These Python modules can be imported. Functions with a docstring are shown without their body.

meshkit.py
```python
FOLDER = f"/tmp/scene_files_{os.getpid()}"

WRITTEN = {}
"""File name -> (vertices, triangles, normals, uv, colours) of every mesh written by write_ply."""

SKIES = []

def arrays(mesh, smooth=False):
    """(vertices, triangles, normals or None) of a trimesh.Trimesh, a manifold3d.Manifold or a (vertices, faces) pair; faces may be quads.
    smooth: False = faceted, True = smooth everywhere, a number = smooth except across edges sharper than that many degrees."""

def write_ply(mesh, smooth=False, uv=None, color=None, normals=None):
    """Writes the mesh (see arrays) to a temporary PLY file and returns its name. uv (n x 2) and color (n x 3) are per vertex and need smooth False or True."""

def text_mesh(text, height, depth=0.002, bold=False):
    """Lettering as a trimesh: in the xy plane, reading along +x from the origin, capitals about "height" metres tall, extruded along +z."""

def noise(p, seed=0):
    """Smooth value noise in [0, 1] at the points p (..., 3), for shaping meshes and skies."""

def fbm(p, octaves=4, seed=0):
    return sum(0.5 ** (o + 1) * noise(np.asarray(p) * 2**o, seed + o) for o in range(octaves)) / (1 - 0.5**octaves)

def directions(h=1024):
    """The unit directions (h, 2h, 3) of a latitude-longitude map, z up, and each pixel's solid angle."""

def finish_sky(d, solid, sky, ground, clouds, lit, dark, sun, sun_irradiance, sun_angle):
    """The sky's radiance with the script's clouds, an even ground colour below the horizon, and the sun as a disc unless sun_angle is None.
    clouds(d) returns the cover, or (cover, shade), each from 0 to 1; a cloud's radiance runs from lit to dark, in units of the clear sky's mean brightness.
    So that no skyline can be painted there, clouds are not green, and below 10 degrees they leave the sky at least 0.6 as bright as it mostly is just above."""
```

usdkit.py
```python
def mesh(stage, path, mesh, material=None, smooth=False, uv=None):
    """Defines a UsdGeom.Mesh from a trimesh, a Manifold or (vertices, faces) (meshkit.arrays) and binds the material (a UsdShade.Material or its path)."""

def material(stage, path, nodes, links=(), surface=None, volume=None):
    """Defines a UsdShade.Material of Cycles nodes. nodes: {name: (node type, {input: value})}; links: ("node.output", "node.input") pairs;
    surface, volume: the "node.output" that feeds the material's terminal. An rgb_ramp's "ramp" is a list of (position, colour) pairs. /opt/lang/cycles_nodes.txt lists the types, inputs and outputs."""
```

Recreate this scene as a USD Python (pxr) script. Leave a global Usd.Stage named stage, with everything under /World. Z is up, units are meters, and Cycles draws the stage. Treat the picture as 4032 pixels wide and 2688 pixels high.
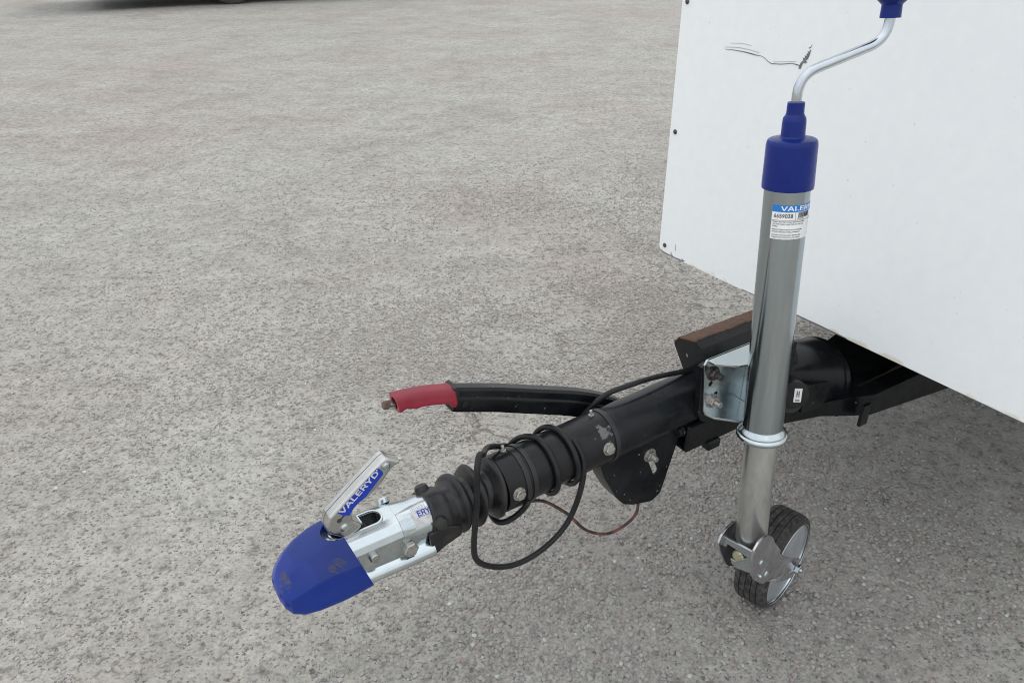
import math
import random
import numpy as np
import trimesh
import manifold3d as m3
import shapely
import shapely.geometry as sg
from shapely import affinity
import usdkit
import meshkit
from pxr import Usd, UsdGeom, UsdLux, UsdShade, Gf, Vt, Sdf
from math import sin, cos, radians, degrees, pi, atan2, sqrt

stage = Usd.Stage.CreateInMemory()
UsdGeom.SetStageUpAxis(stage, UsdGeom.Tokens.z)
UsdGeom.SetStageMetersPerUnit(stage, 1.0)
UsdGeom.Xform.Define(stage, '/World')
UsdGeom.Scope.Define(stage, '/World/Looks')
rng = np.random.default_rng(7)

# ------------------------------------------------------------------ camera
PITCH, ROLL, CAM_H = radians(29.5), radians(-0.4), 1.15
fwd = np.array([0, cos(PITCH), -sin(PITCH)])
r0 = np.array([1.0, 0, 0])
u0 = np.cross(r0, fwd)
right = r0 * cos(ROLL) + u0 * sin(ROLL)
upv = np.cross(right, fwd)
cam = UsdGeom.Camera.Define(stage, '/World/camera')
M = Gf.Matrix4d(*right, 0, *upv, 0, *(-fwd), 0, 0, 0, CAM_H, 1)
cam.AddTransformOp().Set(M)
cam.CreateHorizontalApertureAttr(36.0)
cam.CreateVerticalApertureAttr(36.0 * 682 / 1024)
cam.CreateFocalLengthAttr(769.0 / 1024 * 36)
cam.CreateClippingRangeAttr(Gf.Vec2f(0.01, 2000))
cam.CreateExposureAttr(1.18)

# ------------------------------------------------------------------ sky, sun
SUN_EL, SUN_AZ = radians(48), radians(43)      # azimuth from +y towards +x
to_sun = np.array([sin(SUN_AZ) * cos(SUN_EL), cos(SUN_AZ) * cos(SUN_EL), sin(SUN_EL)])
dome = UsdLux.DomeLight.Define(stage, '/World/sky')
dome.GetPrim().SetCustomDataByKey('kind', 'structure')
sky_m = usdkit.material(stage, '/World/Looks/sky', {
    'sky': ('sky_texture', {'sky_type': 'single_scattering', 'sun_disc': False, 'sun_elevation': SUN_EL, 'sun_rotation': SUN_AZ, 'aerosol_density': 2.0}),
    'tc': ('texture_coordinate', {}),
    's': ('separate_xyz', {}),
    # a closed cloud deck is about three times as bright overhead as at the horizon
    'grad': ('map_range', {'from_min': 0.0, 'from_max': 1.0, 'to_min': 0.55, 'to_max': 1.15, 'clamp': True}),
    'n': ('noise_texture', {'scale': 2.2, 'detail': 5.0, 'roughness': 0.55}),
    'r': ('rgb_ramp', {'ramp': [(0.3, (4.2, 4.4, 4.65)), (0.7, (6.0, 6.1, 6.2))]}),
    'm': ('mix_color', {'blend_type': 'multiply', 'fac': 1.0, 'use_clamp': False}),
    'cover': ('mix_color', {'blend_type': 'mix', 'fac': 0.9, 'use_clamp': False}),
    'bg': ('background_shader', {'strength': 0.11}),
}, [('tc.generated', 'n.vector'), ('tc.generated', 's.vector'), ('s.z', 'grad.value'), ('n.fac', 'r.fac'), ('r.color', 'm.a'), ('grad.result', 'm.b'), ('sky.color', 'cover.a'), ('m.result', 'cover.b'), ('cover.result', 'bg.color')], surface='bg.background')
UsdShade.MaterialBindingAPI.Apply(dome.GetPrim()).Bind(sky_m)
sun = UsdLux.DistantLight.Define(stage, '/World/sun')
sun.CreateIntensityAttr(0.13)
sun.CreateAngleAttr(16.0)
sun.CreateColorAttr(Gf.Vec3f(1.0, 0.97, 0.92))
sun.CreateNormalizeAttr(True) if hasattr(sun, 'CreateNormalizeAttr') else None
zax = to_sun
xax = np.cross([0, 0, 1.0], zax); xax /= np.linalg.norm(xax)
yax = np.cross(zax, xax)
sun.AddTransformOp().Set(Gf.Matrix4d(*xax, 0, *yax, 0, *zax, 0, 0, 0, 10, 1))


# ------------------------------------------------------------------ helpers
def numbered(path):
    p, k = path, 0
    while stage.GetPrimAtPath(p):
        k += 1
        p = f'{path}_{k:03d}'
    return p


def tag(prim, label=None, cat=None, group=None, kind=None):
    for k, v in (('label', label), ('category', cat), ('group', group), ('kind', kind)):
        if v:
            prim.SetCustomDataByKey(k, v)
    return prim


def part(name, mesh, mat, parent='/World', smooth=32, label=None, kind=None):
    parent = parent if isinstance(parent, str) else str(parent.GetPath())
    p = usdkit.mesh(stage, numbered(parent + '/' + name), mesh, LOOK[mat], smooth=smooth)
    tag(p.GetPrim(), label=label, kind=kind)
    return p.GetPrim()


def thing(name, label, cat, loc=(0, 0, 0), rotz=0.0, group=None):
    x = UsdGeom.Xform.Define(stage, numbered('/World/' + name))
    x.AddTranslateOp().Set(Gf.Vec3d(*map(float, loc)))
    x.AddRotateZOp().Set(float(rotz))
    return tag(x.GetPrim(), label, cat, group)


def cat(*ms):
    ms = [tm(m) for m in ms]
    return trimesh.util.concatenate(ms)


def tm(m):
    if isinstance(m, trimesh.Trimesh):
        return m
    if hasattr(m, 'to_mesh'):
        k = m.to_mesh()
        return trimesh.Trimesh(k.vert_properties[:, :3], k.tri_verts, process=False)
    v, f = m
    f = np.asarray(f)
    if f.shape[1] == 4:
        f = np.vstack([f[:, [0, 1, 2]], f[:, [0, 2, 3]]])
    return trimesh.Trimesh(np.asarray(v, float), f, process=False)


def mf(m):
    m = tm(m)
    m = trimesh.Trimesh(m.vertices, m.faces, process=True)
    return m3.Manifold(m3.Mesh(np.asarray(m.vertices, np.float32), np.asarray(m.faces, np.uint32)))


def loft(rings, cap=True, closed=True):
    """rings: (n, k, 3) points, each ring counter-clockwise seen against the direction of travel or not: orientation is fixed afterwards."""
    rings = np.asarray(rings, float)
    n, k = rings.shape[:2]
    v = rings.reshape(-1, 3)
    f = []
    for i in range(n - 1):
        for j in range(k if closed else k - 1):
            a, b = i * k + j, i * k + (j + 1) % k
            f += [(a, b, b + k), (a, b + k, a + k)]
    if cap:
        for i in (0, n - 1):
            c = len(v)
            v = np.vstack([v, rings[i].mean(0)])
            for j in range(k):
                t = (i * k + (j + 1) % k, i * k + j, c)
                f.append(t if i == 0 else t[::-1])
    m = trimesh.Trimesh(v, np.array(f), process=False)
    if cap and m.volume < 0:
        m.invert()
    return m


def frames(path):
    path = np.asarray(path, float)
    t = np.gradient(path, axis=0)
    t /= np.linalg.norm(t, axis=1, keepdims=True)
    a = np.array([0, 0, 1.0]) if abs(t[0][2]) < 0.9 else np.array([1.0, 0, 0])
    n = np.cross(t[0], a); n /= np.linalg.norm(n)
    N = []
    for i in range(len(path)):
        n = n - t[i] * (n @ t[i]); n /= np.linalg.norm(n)
        N.append(n)
    N = np.array(N)
    return path, t, N, np.cross(t, N)


def tube(path, r, n=12, cap=True):
    path, t, N, B = frames(path)
    r = np.broadcast_to(r, len(path))
    a = np.arange(n) / n * 2 * pi
    rings = path[:, None] + r[:, None, None] * (np.cos(a)[None, :, None] * N[:, None] + np.sin(a)[None, :, None] * B[:, None])
    return loft(rings, cap)


def spline(pts, n=80):
    from scipy.interpolate import CubicSpline
    pts = np.asarray(pts, float)
    d = np.r_[0, np.cumsum(np.sqrt(np.linalg.norm(np.diff(pts, axis=0), axis=1)))]
    return CubicSpline(d, pts)(np.linspace(0, d[-1], n))


def fillet(pts, r, n=8):
    pts = [np.asarray(p, float) for p in pts]
    out = [pts[0]]
    for a, b, c in zip(pts, pts[1:], pts[2:]):
        u = (a - b) / np.linalg.norm(a - b); w = (c - b) / np.linalg.norm(c - b)
        p, q = b + u * r, b + w * r
        for s in np.linspace(0, 1, n):
            out.append((1 - s) ** 2 * p + 2 * s * (1 - s) * b + s * s * q)
    out.append(pts[-1])
    dense = [out[0]]
    for a, b in zip(out, out[1:]):
        k = max(1, int(np.linalg.norm(b - a) / 0.012))
        dense += [a + (b - a) * (i + 1) / k for i in range(k)]
    return np.array(dense)


def basis(axis):
    z = np.asarray(axis, float) / np.linalg.norm(axis)
    a = np.array([1.0, 0, 0]) if abs(z[0]) < 0.9 else np.array([0, 1.0, 0])
    x = a - z * (a @ z); x /= np.linalg.norm(x)
    return np.array([x, np.cross(z, x), z])


def place(mesh, origin, axis=(0, 0, 1), B=None):
    """mesh built round the z axis moved so that z points along axis."""
    m = tm(mesh).copy()
    B = basis(axis) if B is None else np.asarray(B, float)
    m.vertices = m.vertices @ B + np.asarray(origin, float)
    return m


def rev(profile, n=40, cap=True):
    """profile [(z, r)] revolved round z."""
    a = np.arange(n) / n * 2 * pi
    rings = [np.stack([r * np.cos(a), r * np.sin(a), np.full(n, z)], 1) for z, r in profile]
    return loft(rings, cap)


def box(x0, x1, y0, y1, z0, z1, b=0.0):
    def bx(i, j, k):
        return np.array([(x, y, z) for x in (x0 + i, x1 - i) for y in (y0 + j, y1 - j) for z in (z0 + k, z1 - k)])
    if b <= 0:
        return trimesh.creation.box(bounds=[[x0, y0, z0], [x1, y1, z1]])
    P = np.vstack([bx(0, b, b), bx(b, 0, b), bx(b, b, 0)])
    return tm(m3.Manifold.hull_points(P))


def one(poly):
    poly = poly if hasattr(poly, 'geom_type') else sg.Polygon(poly)
    if not poly.is_valid:
        poly = poly.buffer(0)
    if poly.geom_type != 'Polygon':
        poly = max(poly.geoms, key=lambda g: g.area)
    return poly


def prism_xz(poly, y0, y1):
    """polygon in (x, z) extruded along y."""
    poly = one(poly)
    m = trimesh.creation.extrude_polygon(poly, y1 - y0, engine='earcut')
    v = m.vertices
    m.vertices = np.stack([v[:, 0], y0 + v[:, 2], v[:, 1]], 1)
    m.invert()
    return m


def prism_xy(poly, z0, z1):
    poly = one(poly)
    m = trimesh.creation.extrude_polygon(poly, z1 - z0, engine='earcut')
    m.vertices[:, 2] += z0
    return m


def prism_yz(poly, x0, x1):
    poly = one(poly)
    m = trimesh.creation.extrude_polygon(poly, x1 - x0, engine='earcut')
    v = m.vertices
    m.vertices = np.stack([x0 + v[:, 2], v[:, 0], v[:, 1]], 1)
    return m


def soft_prism(poly, h, r_top, r_bot=0.0, n=260, steps=5):
    """polygon extruded from z 0 to h with rounded rims (r_top above, r_bot below)."""
    poly = one(poly)
    if poly.geom_type != 'Polygon':
        poly = max(poly.geoms, key=lambda g: g.area)
    ring = poly.exterior
    base = np.array([ring.interpolate(t, normalized=True).coords[0] for t in np.arange(n) / n])

    def inset(d):
        if d <= 1e-7:
            return base
        q = poly.buffer(-d, join_style=1)
        if q.geom_type != 'Polygon':
            q = max(q.geoms, key=lambda g: g.area)
        e = q.exterior
        return np.array([e.interpolate(e.project(sg.Point(p))).coords[0] for p in base])
    levels = []
    if r_bot > 0:
        levels += [(r_bot * (1 - sin(a)), r_bot * (1 - cos(a))) for a in np.linspace(0, pi / 2, steps)]
    else:
        levels.append((0.0, 0.0))
    if r_top > 0:
        levels += [(r_top * (1 - cos(a)), h - r_top + r_top * sin(a)) for a in np.linspace(0, pi / 2, steps)]
    else:
        levels.append((0.0, h))
    rings = [np.c_[inset(d), np.full(n, z)] for d, z in levels]
    m = loft(rings, cap=False)
    v, f = m.vertices, list(map(tuple, m.faces))
    for idx, flip in ((0, True), (len(rings) - 1, False)):
        pl = sg.Polygon(rings[idx][:, :2]).buffer(0)
        if pl.geom_type != 'Polygon':
            pl = max(pl.geoms, key=lambda g: g.area)
        tv, tf = trimesh.creation.triangulate_polygon(pl, engine='earcut')
        o = len(v)
        v = np.vstack([v, np.c_[tv, np.full(len(tv), rings[idx][0, 2])]])
        for t in tf:
            f.append(tuple(int(i) + o for i in (t[::-1] if flip else t)))
    m = trimesh.Trimesh(v, np.array(f), process=False)
    n0 = m.face_normals
    return m


def to_xz(m, y0, sgn=1):
    """z-extruded mesh (x, z in its plane) turned so that its extrusion runs along y."""
    m = tm(m).copy()
    v = m.vertices
    m.vertices = np.stack([v[:, 0], y0 + sgn * v[:, 2], v[:, 1]], 1)
    if sgn > 0:
        m.invert()
    return m


def hexbolt(r, h, stud=0.0, stud_r=0.0, washer=0.0):
    a = np.arange(6) / 6 * 2 * pi
    hexp = np.stack([np.cos(a), np.sin(a)], 1)
    rings = [np.c_[hexp * r, np.zeros(6)], np.c_[hexp * r, np.full(6, h * 0.85)], np.c_[hexp * r * 0.88, np.full(6, h)]]
    ms = [loft(rings)]
    if washer:
        ms.append(rev([(-0.0015, washer), (0.001, washer), (0.0014, washer * 0.96)], 24))
    if stud:
        prof = [(h * 0.8, stud_r)]
        z = h
        while z < h + stud - 0.001:
            prof += [(z, stud_r), (z + 0.0006, stud_r * 0.86)]
            z += 0.0012
        prof += [(h + stud, stud_r * 0.8)]
        ms.append(rev(prof, 16))
    return cat(*ms)


def subdiv(m, length):
    v, f = trimesh.remesh.subdivide_to_size(m.vertices, m.faces, length)
    return trimesh.Trimesh(v, f, process=False)


# ------------------------------------------------------------------ materials
LOOK = {}


def look(name, nodes, links, surface='p.BSDF'):
    LOOK[name] = usdkit.material(stage, '/World/Looks/' + name, nodes, links, surface=surface)


def mixed(name, c0, c1, scale=30.0, lo=0.4, hi=0.65, rough=(0.4, 0.5), metallic=0.0, bump=0.0, bump_scale=120.0, bev=0.0, detail=5.0, coat=0.0, spec=0.5, extra=None, aniso=None, bump_dist=0.002):
    """base colour c0 with patches of c1 from object noise, roughness varying with it; extra = (colour, scale, lo, hi) for chips."""
    n = {'tc': ('geometry', {}), 'mp': ('mapping', {'scale': aniso or (1, 1, 1)}),
         'n': ('noise_texture', {'scale': scale, 'detail': detail, 'roughness': 0.6}),
         'r': ('rgb_ramp', {'ramp': [(lo, c0), (hi, c1)]}),
         'q': ('map_range', {'from_min': lo, 'from_max': hi, 'to_min': rough[0], 'to_max': rough[1], 'clamp': True}),
         'p': ('principled_bsdf', {'metallic': metallic, 'coat_weight': coat, 'specular_ior_level': spec})}
    l = [('tc.position', 'mp.vector'), ('mp.vector', 'n.vector'), ('n.fac', 'r.fac'), ('n.fac', 'q.value'), ('q.result', 'p.roughness')]
    col = 'r.color'
    if extra:
        c, s, a, b = extra
        n['e'] = ('noise_texture', {'scale': s, 'detail': 6.0, 'roughness': 0.62})
        n['er'] = ('map_range', {'from_min': a, 'from_max': b, 'to_min': 0.0, 'to_max': 1.0, 'clamp': True})
        n['em'] = ('mix_color', {'blend_type': 'mix', 'b': c})
        l += [('tc.position', 'e.vector'), ('e.fac', 'er.value'), ('er.result', 'em.fac'), (col, 'em.a')]
        col = 'em.result'
    l.append((col, 'p.base_color'))
    if bev:
        n['bv'] = ('bevel', {'samples': 6, 'radius': bev})
    if bump:
        n['bn'] = ('noise_texture', {'scale': bump_scale, 'detail': 4.0, 'roughness': 0.6})
        n['bp'] = ('bump', {'strength': bump, 'distance': bump_dist})
        l += [('mp.vector', 'bn.vector'), ('bn.fac', 'bp.height'), ('bp.normal', 'p.normal')]
        if bev:
            l.append(('bv.bevel', 'bp.normal'))
    elif bev:
        l.append(('bv.bevel', 'p.normal'))
    look(name, n, l)


mixed('zinc', (0.53, 0.59, 0.605), (0.61, 0.655, 0.66), 18, rough=(0.14, 0.25), metallic=1.0, bev=0.0014, bump=0.015, bump_scale=70)
mixed('zinc_tube', (0.355, 0.405, 0.425), (0.42, 0.465, 0.48), 25, rough=(0.15, 0.24), metallic=1.0, aniso=(1, 1, 0.06), bump=0.012, bump_scale=120)
mixed('zinc_worn', (0.43, 0.435, 0.42), (0.50, 0.495, 0.46), 22, rough=(0.22, 0.34), metallic=1.0, aniso=(1, 1, 0.3), bump=0.03, bump_scale=220)
mixed('zinc_satin', (0.53, 0.54, 0.52), (0.60, 0.60, 0.565), 22, rough=(0.3, 0.4), metallic=1.0, aniso=(1, 1, 0.3))
mixed('zinc_handle', (0.50, 0.50, 0.48), (0.57, 0.565, 0.54), 22, rough=(0.2, 0.3), metallic=1.0, bump=0.02, bump_scale=160)
mixed('chrome_rod', (0.54, 0.58, 0.61), (0.60, 0.63, 0.66), 30, rough=(0.10, 0.16), metallic=1.0)
mixed('rim_metal', (0.76, 0.83, 0.88), (0.80, 0.86, 0.90), 12, rough=(0.28, 0.32), metallic=1.0)
mixed('plate_metal', (0.50, 0.50, 0.52), (0.56, 0.54, 0.56), 20, rough=(0.2, 0.32), metallic=1.0, bev=0.0012)
mixed('bolt_metal', (0.42, 0.41, 0.38), (0.16, 0.12, 0.09), 260, 0.5, 0.68, rough=(0.35, 0.6), metallic=0.9, bev=0.0006)
mixed('bolt_brass', (0.58, 0.55, 0.38), (0.40, 0.37, 0.26), 200, rough=(0.3, 0.5), metallic=0.9)
mixed('bolt_dark', (0.10, 0.095, 0.09), (0.06, 0.048, 0.04), 180, 0.45, 0.62, rough=(0.35, 0.55), metallic=0.8)
mixed('blue_cap', (0.0008, 0.0100, 0.112), (0.0012, 0.0125, 0.132), 25, rough=(0.26, 0.36), spec=0.35, bump=0.12, bump_scale=45, bump_dist=0.003)
look('blue_nose', {
    'g': ('geometry', {}),
    'n': ('noise_texture', {'scale': 14.0, 'detail': 5.0}), 'r': ('rgb_ramp', {'ramp': [(0.4, (0.0018, 0.0165, 0.150)), (0.66, (0.004, 0.023, 0.175))]}),
    'm': ('mapping', {'rotation': (0.5, 0.3, 0.9), 'scale': (45, 520, 160)}), 'sn': ('noise_texture', {'scale': 1.0, 'detail': 3.0}),
    'n2': ('noise_texture', {'scale': 48.0, 'detail': 4.0}),
    'd1': ('vector_math', {'math_type': 'distance', 'vector2': (-0.2179, 0.6891, 0.4364)}), 'd2': ('vector_math', {'math_type': 'distance', 'vector2': (-0.2880, 0.6850, 0.4200)}),
    'f1': ('map_range', {'from_min': 0.012, 'from_max': 0.034, 'to_min': 1.0, 'to_max': 0.0, 'clamp': True}), 'f2': ('map_range', {'from_min': 0.012, 'from_max': 0.034, 'to_min': 1.0, 'to_max': 0.0, 'clamp': True}),
    'f': ('math', {'math_type': 'maximum'}), 'a': ('math', {'math_type': 'add'}), 'a2': ('math', {'math_type': 'add'}),
    'k': ('map_range', {'from_min': 1.98, 'from_max': 2.2, 'to_min': 0.0, 'to_max': 0.8, 'clamp': True}),
    'mx': ('mix_color', {'b': (0.060, 0.058, 0.066)}), 'q': ('map_range', {'from_min': 0.0, 'from_max': 1.0, 'to_min': 0.33, 'to_max': 0.7, 'clamp': True}),
    'bn': ('noise_texture', {'scale': 70.0, 'detail': 3.0}), 'bp': ('bump', {'strength': 0.07, 'distance': 0.003}),
    'p': ('principled_bsdf', {'specular_ior_level': 0.42}),
}, [('g.position', f'{k_}.vector') for k_ in ('n', 'm', 'n2', 'bn')] + [('g.position', 'd1.vector1'), ('g.position', 'd2.vector1'), ('m.vector', 'sn.vector'), ('n.fac', 'r.fac'), ('d1.value', 'f1.value'), ('d2.value', 'f2.value'),
    ('f1.result', 'f.value1'), ('f2.result', 'f.value2'), ('f.value', 'a.value1'), ('sn.fac', 'a.value2'), ('a.value', 'a2.value1'), ('n2.fac', 'a2.value2'), ('a2.value', 'k.value'),
    ('r.color', 'mx.a'), ('k.result', 'mx.fac'), ('mx.result', 'p.base_color'), ('k.result', 'q.value'), ('q.result', 'p.roughness'), ('bn.fac', 'bp.height'), ('bp.normal', 'p.normal')])
mixed('blue_print', (0.006, 0.028, 0.30), (0.006, 0.028, 0.32), 25, rough=(0.35, 0.4))
mixed('blue_label', (0.012, 0.16, 0.48), (0.012, 0.17, 0.5), 25, rough=(0.35, 0.4))
mixed('white_print', (0.75, 0.75, 0.74), (0.68, 0.68, 0.66), 60, rough=(0.4, 0.5))
mixed('silver_print', (0.52, 0.52, 0.53), (0.56, 0.56, 0.57), 60, rough=(0.4, 0.5))
mixed('ink', (0.015, 0.015, 0.02), (0.03, 0.03, 0.03), 60, rough=(0.5, 0.6))
mixed('sticker_remains', (0.62, 0.61, 0.60), (0.45, 0.45, 0.44), 120, rough=(0.5, 0.7), bump=0.3, bump_scale=300)
mixed('black_paint', (0.0022, 0.0025, 0.0032), (0.0055, 0.006, 0.007), 14, 0.42, 0.66, rough=(0.24, 0.40), spec=0.3, bev=0.0012, bump=0.08, bump_scale=90, extra=((0.20, 0.20, 0.19), 55, 0.70, 0.735))
look('black_housing', {
    'g': ('geometry', {}), 'n': ('noise_texture', {'scale': 16.0, 'detail': 5.0, 'roughness': 0.6}),
    'r': ('rgb_ramp', {'ramp': [(0.42, (0.0035, 0.0038, 0.0045)), (0.66, (0.009, 0.009, 0.0095))]}),
    'q': ('map_range', {'from_min': 0.42, 'from_max': 0.66, 'to_min': 0.26, 'to_max': 0.44, 'clamp': True}),
    'd': ('vector_math', {'math_type': 'distance', 'vector2': (0.1375, 0.9416, 0.4575)}),
    'f': ('map_range', {'from_min': 0.004, 'from_max': 0.030, 'to_min': 0.27, 'to_max': 0.0, 'clamp': True}),
    'e': ('noise_texture', {'scale': 95.0, 'detail': 5.0, 'roughness': 0.65}), 'a': ('math', {'math_type': 'add'}),
    'k': ('map_range', {'from_min': 0.70, 'from_max': 0.76, 'to_min': 0.0, 'to_max': 0.85, 'clamp': True}),
    'm': ('mix_color', {'b': (0.15, 0.15, 0.145)}), 'bv': ('bevel', {'samples': 6, 'radius': 0.001}),
    'bn': ('noise_texture', {'scale': 130.0, 'detail': 4.0}), 'bp': ('bump', {'strength': 0.14, 'distance': 0.002}),
    'p': ('principled_bsdf', {'specular_ior_level': 0.34}),
}, [('g.position', 'n.vector'), ('g.position', 'e.vector'), ('g.position', 'bn.vector'), ('g.position', 'd.vector1'), ('n.fac', 'r.fac'), ('n.fac', 'q.value'), ('d.value', 'f.value'), ('f.result', 'a.value1'), ('e.fac', 'a.value2'), ('a.value', 'k.value'),
    ('r.color', 'm.a'), ('k.result', 'm.fac'), ('m.result', 'p.base_color'), ('q.result', 'p.roughness'), ('bn.fac', 'bp.height'), ('bv.bevel', 'bp.normal'), ('bp.normal', 'p.normal')])
mixed('black_lever', (0.0022, 0.0025, 0.0032), (0.0055, 0.006, 0.007), 14, 0.42, 0.66, rough=(0.24, 0.40), spec=0.3, bev=0.0012, bump=0.1, bump_scale=110, extra=((0.15, 0.15, 0.145), 75, 0.655, 0.70))
mixed('rust_paint', (0.007, 0.007, 0.007), (0.125, 0.058, 0.032), 60, 0.36, 0.56, rough=(0.45, 0.85), bump=0.6, bump_scale=220, extra=((0.20, 0.135, 0.085), 120, 0.64, 0.72))
mixed('rusted_black', (0.006, 0.006, 0.0065), (0.07, 0.045, 0.03), 75, 0.5, 0.68, rough=(0.4, 0.8), bump=0.3, bump_scale=260)
mixed('rubber', (0.0045, 0.0045, 0.005), (0.018, 0.016, 0.014), 30, 0.46, 0.70, rough=(0.32, 0.52), spec=0.5, bump=0.1, bump_scale=110)
mixed('rubber_cable', (0.0045, 0.005, 0.0055), (0.011, 0.011, 0.011), 40, 0.42, 0.68, rough=(0.34, 0.5), spec=0.35, bump=0.08, bump_scale=160)
mixed('rubber_tyre', (0.010, 0.0095, 0.009), (0.075, 0.066, 0.061), 95, 0.42, 0.66, rough=(0.6, 0.8), bump=0.3, bump_scale=240)
mixed('cable_tie', (0.007, 0.007, 0.008), (0.011, 0.011, 0.012), 28, rough=(0.3, 0.4))
mixed('red_plastic', (0.215, 0.018, 0.032), (0.26, 0.027, 0.042), 20, rough=(0.36, 0.48), spec=0.4, bump=0.1, bump_scale=90, extra=((0.32, 0.11, 0.12), 70, 0.68, 0.76))
mixed('rust', (0.10, 0.068, 0.052), (0.16, 0.105, 0.078), 120, rough=(0.7, 0.9), metallic=0.2, bump=0.4, bump_scale=300)
mixed('rusty_wire', (0.030, 0.018, 0.015), (0.17, 0.065, 0.045), 38, 0.45, 0.6, rough=(0.5, 0.8))
mixed('scuff_grey', (0.11, 0.112, 0.12), (0.17, 0.17, 0.18), 70, rough=(0.5, 0.6))
mixed('scuff_light', (0.30, 0.30, 0.31), (0.4, 0.4, 0.41), 70, rough=(0.5, 0.6))
mixed('underbody', (0.018, 0.018, 0.018), (0.028, 0.027, 0.026), 12, rough=(0.6, 0.8))
mixed('car_paint', (0.05, 0.055, 0.06), (0.052, 0.056, 0.062), 5, rough=(0.2, 0.25), coat=0.6)
mixed('car_glass', (0.01, 0.012, 0.013), (0.012, 0.013, 0.014), 5, rough=(0.05, 0.06))
mixed('lamp_red', (0.3, 0.01, 0.01), (0.3, 0.012, 0.01), 5, rough=(0.15, 0.2))
mixed('lamp_clear', (0.6, 0.6, 0.6), (0.62, 0.62, 0.62), 5, rough=(0.12, 0.2))

# white sheet of the box: nearly clean, some water stain along the lower rim (object space of the trailer)
look('white_sheet', {
    'g': ('texture_coordinate', {}), 's': ('separate_xyz', {}),
    'n': ('noise_texture', {'scale': 5.5, 'detail': 5.0, 'roughness': 0.55}), 'n2': ('noise_texture', {'scale': 55.0, 'detail': 4.0}),
    'n3': ('noise_texture', {'scale': 160.0, 'detail': 2.0}),
    'h': ('map_range', {'from_min': 0.455, 'from_max': 0.505, 'to_min': 0.49, 'to_max': 0.80, 'clamp': True}),
    'd': ('math', {'math_type': 'subtract'}),
    'st': ('map_range', {'from_min': 0.0, 'from_max': 0.05, 'to_min': 0.0, 'to_max': 0.75, 'clamp': True}),
    'w': ('rgb_ramp', {'ramp': [(0.3, (0.745, 0.765, 0.765)), (0.7, (0.775, 0.79, 0.785))]}),
    'm1': ('mix_color', {'b': (0.60, 0.54, 0.42)}),
    'sp': ('map_range', {'from_min': 0.745, 'from_max': 0.77, 'to_min': 0.0, 'to_max': 0.6, 'clamp': True}),
    'm2': ('mix_color', {'b': (0.22, 0.22, 0.22)}),
    'bp': ('bump', {'strength': 0.04, 'distance': 0.004}),
    'p': ('principled_bsdf', {'roughness': 0.3}),
}, [('g.object', 's.vector'), ('g.object', 'n.vector'), ('g.object', 'n2.vector'), ('g.object', 'n3.vector'), ('s.z', 'h.value'), ('n.fac', 'd.value1'), ('h.result', 'd.value2'), ('d.value', 'st.value'),
    ('n2.fac', 'w.fac'), ('w.color', 'm1.a'), ('st.result', 'm1.fac'), ('n3.fac', 'sp.value'), ('m1.result', 'm2.a'), ('sp.result', 'm2.fac'), ('m2.result', 'p.base_color'), ('n.fac', 'bp.height'), ('bp.normal', 'p.normal')])

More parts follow.
